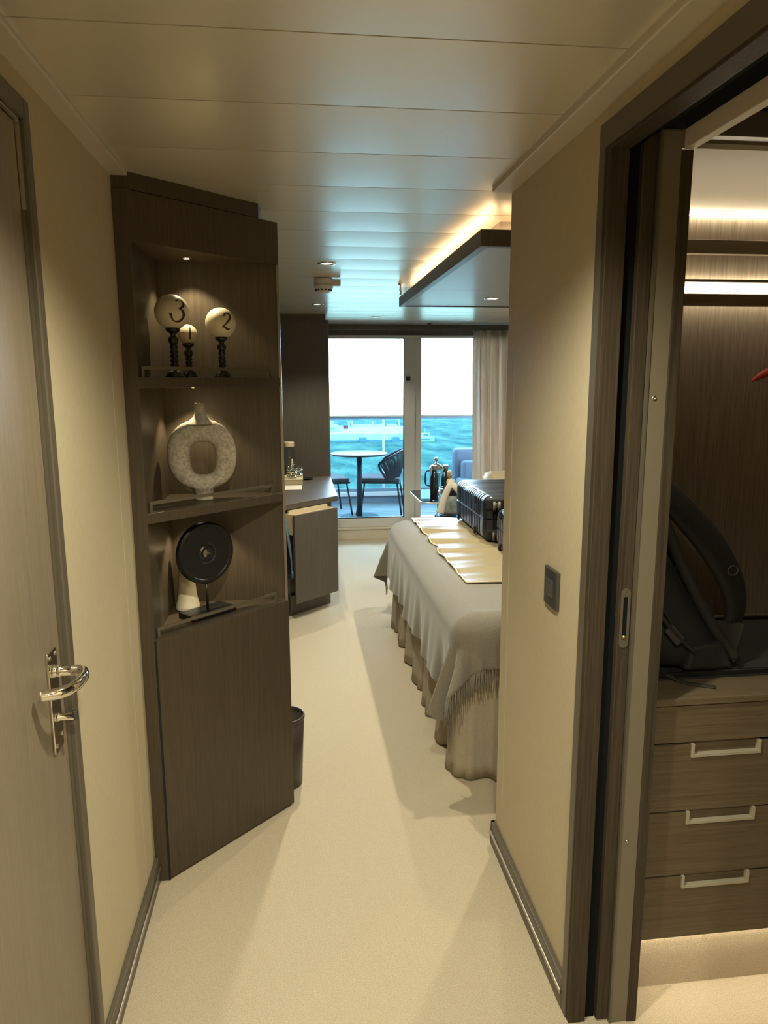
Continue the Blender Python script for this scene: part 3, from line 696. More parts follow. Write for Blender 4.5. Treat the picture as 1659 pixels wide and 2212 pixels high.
def ring_vase():
    cx, cy, z0 = -0.297, 2.290, 1.1415
    rt = root('ring_vase', (cx, cy, z0), 'weathered stone ring vase with a hole through its middle', 'vase')
    m = RZ(0.13)
    T = lambda x, y, z: Vector((cx, cy, z0)) + m @ Vector((x, y, z))
    def outer(a):
        c, s = math.cos(a), math.sin(a)
        k = (abs(c)**2.25 + abs(s)**2.25)**(-1/2.25)
        return 0.1045*c*k, 0.140 + 0.110*s*k
    def inner(a):
        c, s = math.cos(a), math.sin(a)
        k = (abs(c)**3 + abs(s)**3)**(-1/3)
        return 0.003 + 0.0375*c*k, 0.130 + 0.0500*s*k
    secs = []; n = 56; q = 16
    for i in range(n):
        a = 2*PI*i/n; ox, oz = outer(a); ix, iz = inner(a); sec = []
        for j in range(q):
            b = 2*PI*j/q; t = 0.5+0.5*math.cos(b)   # 1 = outside
            e = abs(math.sin(b))**0.75*math.copysign(1, math.sin(b))
            sec.append(T(ix+(ox-ix)*t, 0.034*e, iz+(oz-iz)*t))
        secs.append(sec)
    secs.append(secs[0])
    build('body', MB().loft(secs, caps=False), 'stone', rt, smooth=True)
    build('neck', MB().lathe([(0.048, 0.236), (0.030, 0.249), (0.021, 0.257), (0.0165, 0.268), (0.0152, 0.284), (0.0165, 0.299), (0.0140, 0.299), (0.0130, 0.250)], (cx, cy, z0), 24, caps=False, sy=0.9), 'stone', rt, smooth=True)
    build('foot', MB().lathe([(0.0001, 0.0), (0.0275, 0.0), (0.0285, 0.004), (0.0265, 0.010), (0.0275, 0.020), (0.034, 0.034), (0.050, 0.050), (0.001, 0.056)], (cx, cy, z0), 28, sy=0.85), 'stone', rt, smooth=True)
ring_vase()
def disc_sculpture():
    x, y, z = -0.301, 2.285, 0.7705
    rt = root('disc_sculpture', (x, y, z), 'black disc sculpture with centre hole on rod and plinth', 'sculpture')
    ang = math.atan2(0.364, 0.376); m = RZ(ang)
    build('plinth', MB().obox((x, y, z+0.008), (0.165, 0.082, 0.016), m), 'black', rt, bevel=0.001)
    build('rod', MB().tube([(x, y, z+0.016), (x, y, z+0.115)], 0.0042, 10), 'black', rt, smooth=True)
    mm = RZ(ang-0.10) @ RX(PI/2)
    R0 = 0.099; prof = [(0.0135, -0.011), (0.0135, 0.011), (0.022, 0.012), (0.026, 0.0095), (0.030, 0.0095), (0.033, 0.011), (R0*0.84, 0.011), (R0*0.86, 0.013), (R0*0.95, 0.013), (R0, 0.008),
                        (R0, -0.008), (R0*0.95, -0.013), (R0*0.86, -0.013), (R0*0.84, -0.011), (0.033, -0.011), (0.0135, -0.011)]
    build('disc', MB().lathe(prof, (x, y, z+0.201), 56, mm, caps=False), 'black', rt)
disc_sculpture()
def cone_vase():
    x, y, z = -0.372, 2.345, 0.7705
    rt = tag(build('cone_vase', MB().lathe([(0.0001, 0.0), (0.037, 0.0), (0.040, 0.006), (0.038, 0.014), (0.031, 0.045), (0.027, 0.085), (0.025, 0.135), (0.0245, 0.185), (0.0265, 0.207), (0.0235, 0.207), (0.021, 0.180), (0.0001, 0.10)], (x, y, z), 36), 'ivory', at=(x, y, z), smooth=True), 'tall cream flared vase behind the black disc', 'vase')
cone_vase()

# ------------------------------------------------------------------ wall switch
def switch():
    r = root('light_switch', (XR, 1.647, 1.006), 'graphite rocker light switch on the right corridor wall', 'switch')
    y0, y1, z0, z1 = 1.604, 1.696, 0.958, 1.052
    mb = MB(); secs = []
    for y, d in ((y0, .004), (y0+.004, .0085), (y0+.02, .0095), ((y0+y1)/2, .0100), (y1-.02, .0095), (y1-.004, .0085), (y1, .004)):
        secs.append([(XR, y, z0), (XR, y, z1), (XR-d, y, z1-.001), (XR-d, y, z0+.001)])
    build('plate', mb.loft(secs), 'plastic', r, bevel=0.0008)
    build('rocker', MB().add([(XR-.009, 1.627, .983), (XR-.009, 1.672, .983), (XR-.009, 1.672, 1.028), (XR-.009, 1.627, 1.028), (XR-.0125, 1.628, .984), (XR-.0125, 1.671, .984), (XR-.0165, 1.671, 1.027), (XR-.0165, 1.628, 1.027)],
          [(0, 1, 2, 3), (7, 6, 5, 4), (0, 4, 5, 1), (1, 5, 6, 2), (2, 6, 7, 3), (3, 7, 4, 0)]), 'plastic', r, bevel=0.001)
switch()

# ------------------------------------------------------------------ closet furniture
def closet():
    zt = 0.794; yf = 1.45
    def bank(x0, x1, label):
        r = root('drawer_unit', ((x0+x1)/2, 1.7, 0.17), label, 'drawer unit', 'closet drawer units')
        build('carcass', MB().box(x0, x1, yf+0.020, 1.998, 0.175, 0.776), 'wood_x', r)
        build('top_panel', MB().box(x0, x1, yf, yf+0.018, 0.684, 0.774), 'wood_x', r, bevel=0.001)
        zs = ((0.512, 0.677), (0.344, 0.507), (0.175, 0.339))
        c = (x0+x1)/2
        for z0, z1 in zs:
            # drawer front notched for the recessed grip
            w0, w1, zn = c-0.080, c+0.080, z1-0.024
            poly = [(x0+0.001, z0), (x1-0.001, z0), (x1-0.001, z1), (w1, z1), (w1, zn), (w0, zn), (w0, z1), (x0+0.001, z1)]
            n = len(poly); mb = MB(); mb.add([(x, yf, z) for x, z in poly] + [(x, yf+0.018, z) for x, z in poly], [(0, 1, 2, 7), ] if False else [tuple(range(n)), tuple(range(2*n-1, n-1, -1))] + [(i, n+i, n+(i+1) % n, (i+1) % n) for i in range(n)])
            d = build('drawer', mb, 'wood_x', r)
            h = MB().box(w0-0.006, w0+0.001, yf-0.004, yf+0.0155, zn-0.006, z1+0.0028).box(w1-0.001, w1+0.006, yf-0.004, yf+0.0155, zn-0.006, z1+0.0028).box(w0+0.001, w1-0.001, yf-0.004, yf+0.0155, zn-0.006, zn+0.001)
            build('handle', h, 'grip', d, bevel=0.0006)
            build('grip_recess', MB().box(w0+0.0005, w1-0.0005, yf+0.009, yf+0.0195, zn+0.0005, z1+0.002), 'wood_x', d)
        return r
    bank(0.768, 1.168, 'brown closet drawer unit with notched steel grips, left bank')
    bank(1.172, 1.572, 'brown closet drawer unit, right bank beyond the backpack')
    r = root('closet_counter', (1.2, 1.7, zt), 'brown wooden counter over the closet drawers', 'counter')
    build('top', MB().box(0.766, 1.80, yf-0.006, 1.999, 0.777, zt), 'wood_x', r, bevel=0.002)
    build('end_panel', MB().box(1.574, 1.80, yf+0.01, 1.998, 0.03, 0.776), 'wood_x', r)
    b = root('wall_closet_plinth', (1.2, 1.495, 0), 'carpeted upstand below the closet drawers', 'plinth', kind='structure')
    build('upstand', MB().box(0.766, 1.574, 1.495, 1.53, 0.0, 0.172), 'carpet', b)
    o = build('led_strip', MB().box(0.775, 1.57, 1.478, 1.490, 0.166, 0.174), 'led_floor', b); o['label'] = 'warm light strip under the drawers'
    # back wall fittings
    l1 = root('closet_light', (1.3, 1.995, 1.957), 'bright linear light where closet wall meets ceiling', 'light', 'closet strip lights')
    build('diffuser', MB().box(0.775, 1.78, 1.985, 1.998, 1.953, 1.960), 'led_closet', l1); build('channel', MB().box(0.770, 1.79, 1.982, 1.998, 1.9605, 1.9625), 'steel', l1)
    tag(build('closet_batten', MB().box(0.768, 1.79, 1.975, 1.998, 1.848, 1.886), 'wood_x', at=(1.3, 1.985, 1.85), bevel=0.002), 'brown wooden batten on the closet wall between the two lights', 'batten')
    l2 = root('hanging_rail', (1.3, 1.97, 1.72), 'closet hanging rail with a light strip on top', 'rail')
    build('rail_body', MB().box(0.768, 1.79, 1.935, 1.968, 1.706, 1.737), 'wood_x', l2, bevel=0.002)
    build('light_channel', MB().box(0.768, 1.79, 1.955, 1.980, 1.770, 1.778), 'casing', l2)
    build('diffuser', MB().box(0.775, 1.78, 1.972, 1.982, 1.746, 1.757), 'led_closet', l2)
    build('up_light', MB().box(0.775, 1.78, 1.984, 1.994, 1.772, 1.777), 'led_closet', l2)
    for xx in (0.770, 1.770): build('bracket', MB().box(xx, xx+0.02, 1.945, 1.999, 1.700, 1.780), 'casing', l2)
    # luggage tray
    t = root('luggage_tray', (1.17, 1.76, zt), 'black rectangular tray under the backpack', 'tray')
    build('base', MB().box(0.80, 1.56, 1.545, 1.930, zt, zt+0.006), 'blackmatt', t)
    build('rim', MB().box(0.80, 1.56, 1.545, 1.555, zt+0.006, zt+0.018).box(0.80, 1.56, 1.920, 1.930, zt+0.006, zt+0.018).box(0.80, 0.81, 1.555, 1.920, zt+0.006, zt+0.018).box(1.55, 1.56, 1.555, 1.920, zt+0.006, zt+0.018), 'black', t, bevel=0.002)
    # red hanger
    h = root('coat_hanger', (1.49, 1.915, 1.5), 'red velvet coat hanger on the closet rail', 'hanger')
    yy = 1.915
    pts = catmull([(1.262, yy, 1.500), (1.285, yy, 1.514), (1.34, yy, 1.540), (1.42, yy, 1.583), (1.49, yy, 1.615), (1.56, yy, 1.583), (1.64, yy, 1.540), (1.705, yy, 1.500)], 4)
    n = len(pts); build('arm', MB().tube(pts, [0.004+0.009*min(1, 5*min(i, n-1-i)/n) for i in range(n)], 10, flat=0.9), 'red', h, smooth=True)
    build('hook', MB().tube(catmull([(1.49, yy, 1.615), (1.49, yy, 1.70), (1.49, yy+0.01, 1.735), (1.49, yy+0.035, 1.744), (1.49, yy+0.062, 1.735), (1.49, yy+0.066, 1.715)], 5), 0.002, 6), 'chrome', h)
closet()

def backpack():
    zt = 0.801
    r = root('backpack', (0.93, 1.68, zt), 'black backpack leaning left on the closet counter', 'backpack')
    secs = []
    for t, xa, xb, ya, yb in ((0.0, 0.835, 1.070, 1.60, 1.82), (0.03, 0.825, 1.082, 1.575, 1.845), (0.10, 0.812, 1.062, 1.565, 1.855), (0.25, 0.795, 1.005, 1.57, 1.85),
                              (0.42, 0.785, 0.950, 1.575, 1.845), (0.6, 0.778, 0.898, 1.585, 1.835), (0.8, 0.774, 0.852, 1.605, 1.815), (0.95, 0.775, 0.825, 1.635, 1.785), (1.0, 0.78, 0.815, 1.67, 1.75)):
        z = zt + 0.46*t; sec = []
        cx, cy, hx, hy = (xa+xb)/2, (ya+yb)/2, (xb-xa)/2, (yb-ya)/2
        for i in range(24):
            a = 2*PI*i/24; c, s = math.cos(a), math.sin(a)
            k = (abs(c)**3.2+abs(s)**3.2)**(-1/3.2)
            sec.append((cx+hx*c*k, cy+hy*s*k, z + 0.006*math.sin(5*a)*t*(1-t)*4))
        secs.append(sec)
    build('body', MB().loft(secs), 'bagnylon', r, smooth=True, sub=1)
    def strip(pts, w, th, name, mat, par=r, upv=(1, 0, 0.4)):
        p = catmull(pts, 6); n = len(p)
        return build(name, MB().tube(p, [w]*n, 10, flat=th/w, upv=upv), mat, par, smooth=True)
    for y in (1.585, 1.835):
        strip([(0.848, y, 1.19), (0.893, y, 1.09), (0.945, y, 0.995), (1.000, y, 0.905), (1.062, y, 0.822)], 0.016, 0.013, 'back_pad', 'bagtrim')
    for z0, x0 in ((1.075, 0.915), (0.985, 0.968), (0.905, 1.020)):
        build('mesh_pad', MB().sphere((x0, 1.70, z0), 0.05, 16, 10, (0.42, 1.5, 0.95)), 'bagtrim', r, smooth=True)
    def strap(pts, width=0.050, thick=0.013):
        pts = catmull(pts, 7); n = len(pts); secs_ = []
        for i, p in enumerate(pts):
            t = (pts[min(i+1, n-1)]-pts[max(0, i-1)]).normalized(); nn = Vector((-t.z, 0, t.x)).normalized(); f = i/(n-1)
            w_ = width*(0.55+0.45*math.sin(PI*min(1.0, 0.12+f*0.80))); tk = thick*(0.8+0.5*math.sin(PI*f)); sec = []
            ax = (nn*0.80 + Vector((0, 0.60, 0))).normalized(); bx_ = t.cross(ax).normalized()
            for k in range(14):
                a = 2*PI*k/14; c, s = math.cos(a), math.sin(a); q = (abs(c)**4+abs(s)**4)**(-0.25)
                sec.append(p + ax*(w_*c*q) + bx_*(tk*s*q))
            secs_.append(sec)
        return build('shoulder_strap', MB().loft(secs_), 'bagnylon', r, smooth=True)
    y = 1.62
    s1 = strap([(0.835, y+0.03, 1.262), (0.868, y, 1.238), (0.950, y, 1.160), (1.015, y, 1.082), (1.058, y, 1.010), (1.074, y, 0.950), (1.068, y, 0.905), (1.050, y, 0.880)])
    strap([(0.845, 1.80, 1.24), (0.885, 1.79, 1.17), (0.915, 1.78, 1.10), (0.945, 1.77, 1.045)], 0.036)
    c = Vector((1.040, 1.592, 1.048))
    build('d_ring', MB().tube([c+Vector((0.013*math.cos(a), -0.002, 0.012*math.sin(a))) for a in [2*PI*i/14 for i in range(14)]], 0.0022, 6, closed=True), 'plastic', s1, smooth=True)
    build('strap_anchor', MB().add([(0.985, 1.582, 0.925), (1.076, 1.582, 0.912), (1.062, 1.582, 0.845), (1.050, 1.582, 0.835), (0.985, 1.600, 0.925), (1.076, 1.600, 0.912), (1.062, 1.600, 0.845), (1.050, 1.600, 0.835)],
          [(0, 1, 2, 3), (7, 6, 5, 4), (0, 4, 5, 1), (1, 5, 6, 2), (2, 6, 7, 3), (3, 7, 4, 0)]), 'bagtrim', r)
    strip([(0.815, 1.562, 0.985), (0.85, 1.558, 0.945), (0.89, 1.558, 0.900), (0.935, 1.560, 0.858)], 0.013, 0.006, 'compression_strap', 'bagtrim')
    build('buckle', MB().obox((0.880, 1.553, 0.905), (0.050, 0.010, 0.026), RY(0.85)), 'plastic', r, bevel=0.003)
    strip([(0.790, 1.600, 1.12), (0.82, 1.575, 1.04), (0.865, 1.566, 0.95), (0.920, 1.564, 0.868), (0.975, 1.566, 0.812)], 0.006, 0.004, 'zip_piping', 'bagtrim')
    build('side_pocket', MB().add([(0.915, 1.556, 0.808), (1.045, 1.556, 0.808), (1.010, 1.560, 0.880), (0.930, 1.556, 0.872), (0.915, 1.60, 0.808), (1.045, 1.60, 0.808), (1.010, 1.60, 0.880), (0.930, 1.60, 0.872)],
          [(3, 2, 1, 0), (4, 5, 6, 7), (1, 5, 4, 0), (2, 6, 5, 1), (3, 7, 6, 2), (0, 4, 7, 3)]), 'bagnylon', r, bevel=0.010)
    strip([(0.86, 1.555, 0.812), (0.885, 1.535, 0.799), (0.91, 1.515, 0.7965), (0.955, 1.490, 0.7965)], 0.009, 0.0022, 'loose_webbing', 'bagtrim', upv=(0, 0, 1))
backpack()

# ------------------------------------------------------------------ bed
TOP = 0.655
def bed():
    r = root('bed', (1.6, 3.45, 0), 'large bed with pleated taupe valance standing out from the right wall', 'bed')
    build('base', MB().box(0.66, 2.75, 2.56, 4.36, 0.03, 0.34), 'linen', r)
    build('mattress', MB().box(0.605, 2.75, 2.50, 4.42, 0.34, 0.632), 'linen', r, bevel=0.06)
    build('headboard', MB().box(2.76, 2.86, 2.46, 4.46, 0.0, 1.15), 'leather', r, bevel=0.02)
    for y in (3.0, 3.9):
        build('pillow', MB().sphere((2.50, y, 0.70), 0.30, 24, 14, (0.7, 1.25, 0.30)), 'linen', r, smooth=True)
    # gathered valance
    path = []
    x0, ya, yb = 0.592, 2.490, 4.43
    def seg(p, q, n): return [(p[0]+(q[0]-p[0])*i/n, p[1]+(q[1]-p[1])*i/n) for i in range(n)]
    path = seg((2.74, ya), (x0+0.05, ya), 220) + [(x0+0.05-0.05*math.sin(a), ya+0.05-0.05*math.cos(a)) for a in [PI/2*i/10 for i in range(10)]] + seg((x0, ya+0.05), (x0, yb-0.05), 260) + [(x0+0.05-0.05*math.cos(a), yb-0.05+0.05*math.sin(a)) for a in [PI/2*i/10 for i in range(10)]] + seg((x0+0.05, yb), (2.74, yb), 60)
    n = len(path); rows = 9
    mb = MB(); vs = []
    s = 0.0
    for i, (x, y) in enumerate(path):
        p0 = path[max(0, i-1)]; p1 = path[min(n-1, i+1)]
        tx, ty = p1[0]-p0[0], p1[1]-p0[1]; l = math.hypot(tx, ty); nx, ny = ty/l*-1, tx/l
        if i: s += math.hypot(x-path[i-1][0], y-path[i-1][1])
        nx, ny = (-nx, -ny) if (nx*(x-1.6)+ny*(y-3.45)) < 0 else (nx, ny)
        ph = s*2*PI/0.27 + 0.9*math.sin(s*3.1)
        wv = math.tanh(4.0*math.sin(ph))*0.60 + 0.30*math.sin(2.3*ph+0.8) + 0.10*math.sin(5.1*ph)
        for j in range(rows+1):
            t = j/rows; z = 0.50*(1-t) + 0.008*t
            o = 0.006 + 0.016*t + (0.006+0.020*t)*wv
            vs.append((x+nx*o, y+ny*o, z))
    fs = [(i*(rows+1)+j, (i+1)*(rows+1)+j, (i+1)*(rows+1)+j+1, i*(rows+1)+j+1) for i in range(n-1) for j in range(rows)]
    mb.add(vs, fs)
    o = build('valance', mb, 'skirt', r, smooth=True, solid=0.002); o['label'] = 'pleated taupe bed valance'
bed()

def throw():
    r = root('throw_blanket', (1.0, 3.45, TOP), 'fringed taupe wool throw draped over the foot of the bed', 'blanket')
    rr = 0.11; x0 = 0.655; y0 = 2.548; y1 = 4.358
    A, B = 0.41, 0.25; X1 = 1.75
    def hang(d):
        if d <= 0: return 0.0, 0.0, 0.0
        if d < rr*PI/2: return rr*math.sin(d/rr), rr*(1-math.cos(d/rr)), 0.0
        h = d - rr*PI/2
        return rr, rr + h, h
    def pos(cx, cy):
        a = max(0.0, x0-cx); b = 0.0; sy = -1; ye = y0
        if cy < y0: b = y0-cy
        elif cy > y1: b = cy-y1; sy = 1; ye = y1
        if a == 0 and b == 0:
            return Vector((cx, cy, TOP + 0.003*math.sin(9*cx+2)*math.sin(7*cy)))
        rho = math.hypot(a, b); phi = math.atan2(b, a)
        o, dr, h = hang(rho)
        wav = 0.0
        if b == 0:
            e = min(1.0, (cy-y0)/0.25); wav = h*(0.045*math.sin(11*cy+2*a+0.4)+0.035*math.sin(25*cy+1.0)+0.02*math.sin(47*cy-4*a))
            o += h*0.05 + wav
        elif a == 0:
            wav = h*(0.10*math.sin(17*cx+0.6)+0.06*math.sin(31*cx)); o += h*0.06 + wav
        else:
            k = math.sin(2*phi)
            o += h*(0.05 + 0.34*k) + h*0.30*k*math.sin(phi*10.0-0.9)
        cxx = cx if a == 0 else x0; cyy = cy if b == 0 else ye
        return Vector((cxx - math.cos(phi)*o if a > 0 else cxx, cyy + sy*math.sin(phi)*o if b > 0 else cyy, TOP - dr))
    nu, nv = 90, 190
    xs0, xs1 = x0-A, X1; ys0, ys1 = y0-B, y1+B
    def fn(u, v):
        # concentrate samples on the hanging side
        cx = xs0 + (xs1-xs0)*(u**1.6); cy = ys0 + (ys1-ys0)*v
        return pos(cx, cy)
    build('cloth', MB().grid(fn, nu, nv), 'throw', r, smooth=True, solid=0.005)
    # tassels along the two short ends
    for end, nm in ((ys0, 0), (ys1, 1)):
        mb = MB(); cx = xs0+0.004
        while cx < xs0+1.0:
            p = pos(cx, end)
            L = random.uniform(0.070, 0.088); dx = random.uniform(-0.008, 0.008); dy = random.uniform(-0.006, 0.006)
            pts = [p, p+Vector((dx*0.3, dy*0.4, -L*0.4)), p+Vector((dx+0.003*math.sin(cx*300), dy, -L))]
            mb.tube(pts, [0.0022, 0.0026, 0.0016], 5); cx += random.uniform(0.0075, 0.0115)
        o = build('fringe', mb, 'throw', r, smooth=True); o['kind'] = 'stuff'
throw()

def luggage_mat():
    z = TOP+0.007
    r = root('luggage_mat', (0.95, 3.6, z), 'glossy gold luggage mat with cream piping on the bed', 'mat')
    x0, x1, y0, y1 = 0.694, 1.42, 2.895, 4.385
    def hump(y):
        return sum(h*math.exp(-((y-c)/w_)**2) for c, w_, h in ((3.98, .030, .017), (3.72, .028, .016), (3.50, .028, .015), (4.22, .05, .006), (3.2, .06, .004)))
    def edge(y):
        return -0.012*math.sin((y-3.40)*24) * (1 if 3.4 < y < 4.06 else 0)
    def pos(u, v):
        y = y0+(y1-y0)*v; xa = x0+edge(y); xb = x1 - 0.50*max(0, (y-4.05)/(y1-4.05))**1.3
        x = xa+(xb-xa)*u
        fl = math.exp(-(x-x0)/0.34)
        zz = z + hump(y+0.05*(x-x0))*fl + 0.0035*math.sin(31*y+6*x)*math.sin(9*x+1)*fl + 0.0022*math.sin(57*y-9*x)*fl*(1 if y < 3.35 or y > 4.05 else .3)
        return Vector((x, y, zz+0.003))
    build('sheet', MB().grid(pos, 40, 150), 'vinyl', r, smooth=True, solid=0.004)
    pts = [pos(u/30, 0) for u in range(30, 0, -1)] + [pos(0, v/120) for v in range(121)] + [pos(u/20, 1) for u in range(1, 21)]
    build('piping', MB().tube(pts, 0.0042, 7), 'piping', r, smooth=True)
luggage_mat()

def suitcase(x0, x1, y0, y1, z0, z1, label, wheels=True):
    r = root('suitcase', ((x0+x1)/2, (y0+y1)/2, z0), label, 'suitcase', 'black hard suitcases on the bed')
    zm = (z0+z1)/2
    def half(za, zb, up):
        secs = []; rad = 0.045; n = 132; ys = [y0+(y1-y0)*(i/n) for i in range(n+1)]
        pitch = (y1-y0-0.13)/15
        for y in ys:
            e = min(y-y0, y1-y); ins = rad - math.sqrt(max(0, rad*rad-(rad-min(e, rad))**2))
            yy = y-y0-0.065; g = 0.0
            if 0 < yy < (y1-y0-0.13):
                f = (yy % pitch)/pitch; g = 0.0045 if f > 0.74 else (0.0045*(1-abs(f-0.70)/0.06) if 0.64 < f <= 0.70 else 0.0)
                g = max(0.0, g)
            xa, xb = x0+ins+g, x1-ins-g; rc = 0.040
            zt = (zb-ins-g) if up else (za+ins+g); base = za if up else zb; s = 1 if up else -1
            sec = [(xa, y, base)]
            for k in range(7):
                a = PI/2*k/6; sec.append((xa+rc-rc*math.cos(a), y, zt - s*rc + s*rc*math.sin(a)))
            for k in range(7):
                a = PI/2*(6-k)/6; sec.append((xb-rc+rc*math.cos(a), y, zt - s*rc + s*rc*math.sin(a)))
            sec.append((xb, y, base)); secs.append(sec)
        return MB().loft(secs)
    build('lower_shell', half(z0, zm-0.004, False), 'case', r, smooth=False)
    build('upper_shell', half(zm+0.004, z1, True), 'case', r, smooth=False)
    build('frame', MB().box(x0+0.006, x1-0.006, y0+0.04, y1-0.04, zm-0.008, zm+0.008).box(x0+0.04, x1-0.04, y0+0.006, y1-0.006, zm-0.008, zm+0.008), 'plastic', r, bevel=0.002)
    for y in (y0+0.20, y1-0.10):
        for z in (zm+0.075, zm-0.095):
            build('side_foot', MB().box(x0-0.007, x0+0.004, y-0.012, y+0.012, z-0.020, z+0.020), 'blackmatt', r, bevel=0.003)
    if wheels:
        for x in (x0+0.060, x1-0.060):
            for z in (z0+0.030, z1-0.045):
                hs = build('wheel_housing', MB().box(x-0.048, x+0.048, y0-0.006, y0+0.05, z-0.026, z+0.034), 'blackmatt', r, bevel=0.010)
                for dx in (-0.013, 0.013):
                    wv = build('wheel', MB().lathe([(0.008, -0.007), (0.019, -0.008), (0.023, -0.005), (0.023, 0.005), (0.019, 0.008), (0.008, 0.007), (0.0075, 0.004), (0.0001, 0.004)], (x+dx, y0-0.022, z), 22, AX_X @ RX(0.25)), 'wheel', r, smooth=True)
                build('wheel_fork', MB().box(x-0.005, x+0.005, y0-0.030, y0, z-0.009, z+0.013), 'wheel', hs, bevel=0.002)
    build('carry_handle', MB().tube(catmull([(x0+0.16, y1, zm), (x0+0.17, y1+0.02, zm), (x0+0.25, y1+0.025, zm), (x0+0.33, y1+0.02, zm), (x0+0.34, y1, zm)], 5), 0.008, 8), 'plastic', r, smooth=True)
suitcase(0.962, 1.44, 3.645, 4.352, 0.672, 0.910, 'large black ribbed suitcase lying on the gold mat, farther one')
suitcase(0.995, 1.44, 2.95, 3.555, 0.672, 0.870, 'black suitcase nearer the corridor wall, only its edge in view')

# ------------------------------------------------------------------ curtain
def curtain():
    r = root('curtain', (1.8, 6.66, 0.02), 'beige satin curtain gathered at the right of the balcony door', 'curtain')
    def fn(u, v):
        z = 0.02 + 1.95*v
        x = 1.640 + 0.46*u + 0.010*math.sin(v*5)
        a = 0.040+0.012*(1-v)
        y = 6.70 + a*math.sin(u*2*PI*5.5+0.6*math.sin(v*3)) + 0.010*math.sin(u*2*PI*13+v*2)
        return (x, y, z)
    build('drape', MB().grid(fn, 160, 26), 'curtain', r, smooth=True, solid=0.002)
    build('track', MB().box(0.3, 2.2, 6.69, 6.715, 1.972, 1.995), 'casing', r)
    build('track_mount', MB().box(1.2, 1.23, 6.69, 6.715, 1.995, 2.036), 'casing', r)
curtain()

# ------------------------------------------------------------------ desk on the left
def desk():
    r = root('desk', (-0.3, 4.9, 0), 'dark wood desk with angled drawer front at the left', 'desk')
    F0 = Vector((-0.034, 4.570)); F1 = Vector((0.254, 4.848)); d = (F1-F0).normalized(); nrm = Vector((d.y, -d.x)); L = (F1-F0).length
    Q = lambda t, off: tuple(F0+d*t+nrm*off)
    build('worktop', MB().prism([(-0.92, 3.3), (-0.17, 3.3), (-0.17, 4.44), Q(0, 0.003), Q(L, 0.003), (0.256, 5.924), (-0.92, 5.924)], 0.712, 0.748), 'panelwood', r, bevel=0.002)
    build('cabinet', MB().prism([(-0.62, 4.62), Q(-0.025, -0.055), Q(L-0.035, -0.055), (0.21, 5.6), (-0.62, 5.6)], 0.0, 0.640), 'panelwood', r)
    build('plinth', MB().prism([Q(-0.03, -0.025), Q(L-0.055, -0.025), Q(L-0.055, -0.05), Q(-0.03, -0.05)], 0.0, 0.135), 'panelwood', r)
    dr = build('drawer', MB().prism([Q(-0.086, 0.09), Q(0.306, 0.09), Q(0.306, 0.072), Q(-0.086, 0.072)], 0.118, 0.689), 'panelwood', r, bevel=0.002)
    def board(t0, t1, o0, o1, z0, z1): return MB().prism([Q(t0, o0), Q(t1, o0), Q(t1, o1), Q(t0, o1)], z0, z1)
    build('drawer_box', board(-0.076, 0.296, 0.0715, 0.062, 0.56, 0.690), 'maple', dr)
    build('drawer_box', board(0.284, 0.296, 0.062, -0.20, 0.56, 0.690), 'maple', dr)
    build('drawer_box', board(-0.076, -0.064, 0.062, -0.20, 0.56, 0.690), 'maple', dr)
    build('drawer_box', board(-0.064, 0.284, 0.018, 0.006, 0.56, 0.709), 'maple', dr)
    build('drawer_box', board(-0.064, 0.284, 0.062, 0.018, 0.640, 0.648), 'maple', dr)
    build('side_panel', MB().prism([(-0.62, 4.50), Q(-0.100, 0.02), Q(-0.088, 0.0), (-0.60, 4.55)], 0.0, 0.711), 'stripmetal', r)
    build('end_leg', MB().box(-0.92, -0.19, 3.30, 3.34, 0, 0.712), 'panelwood', r)
desk()
ZD = 0.7485
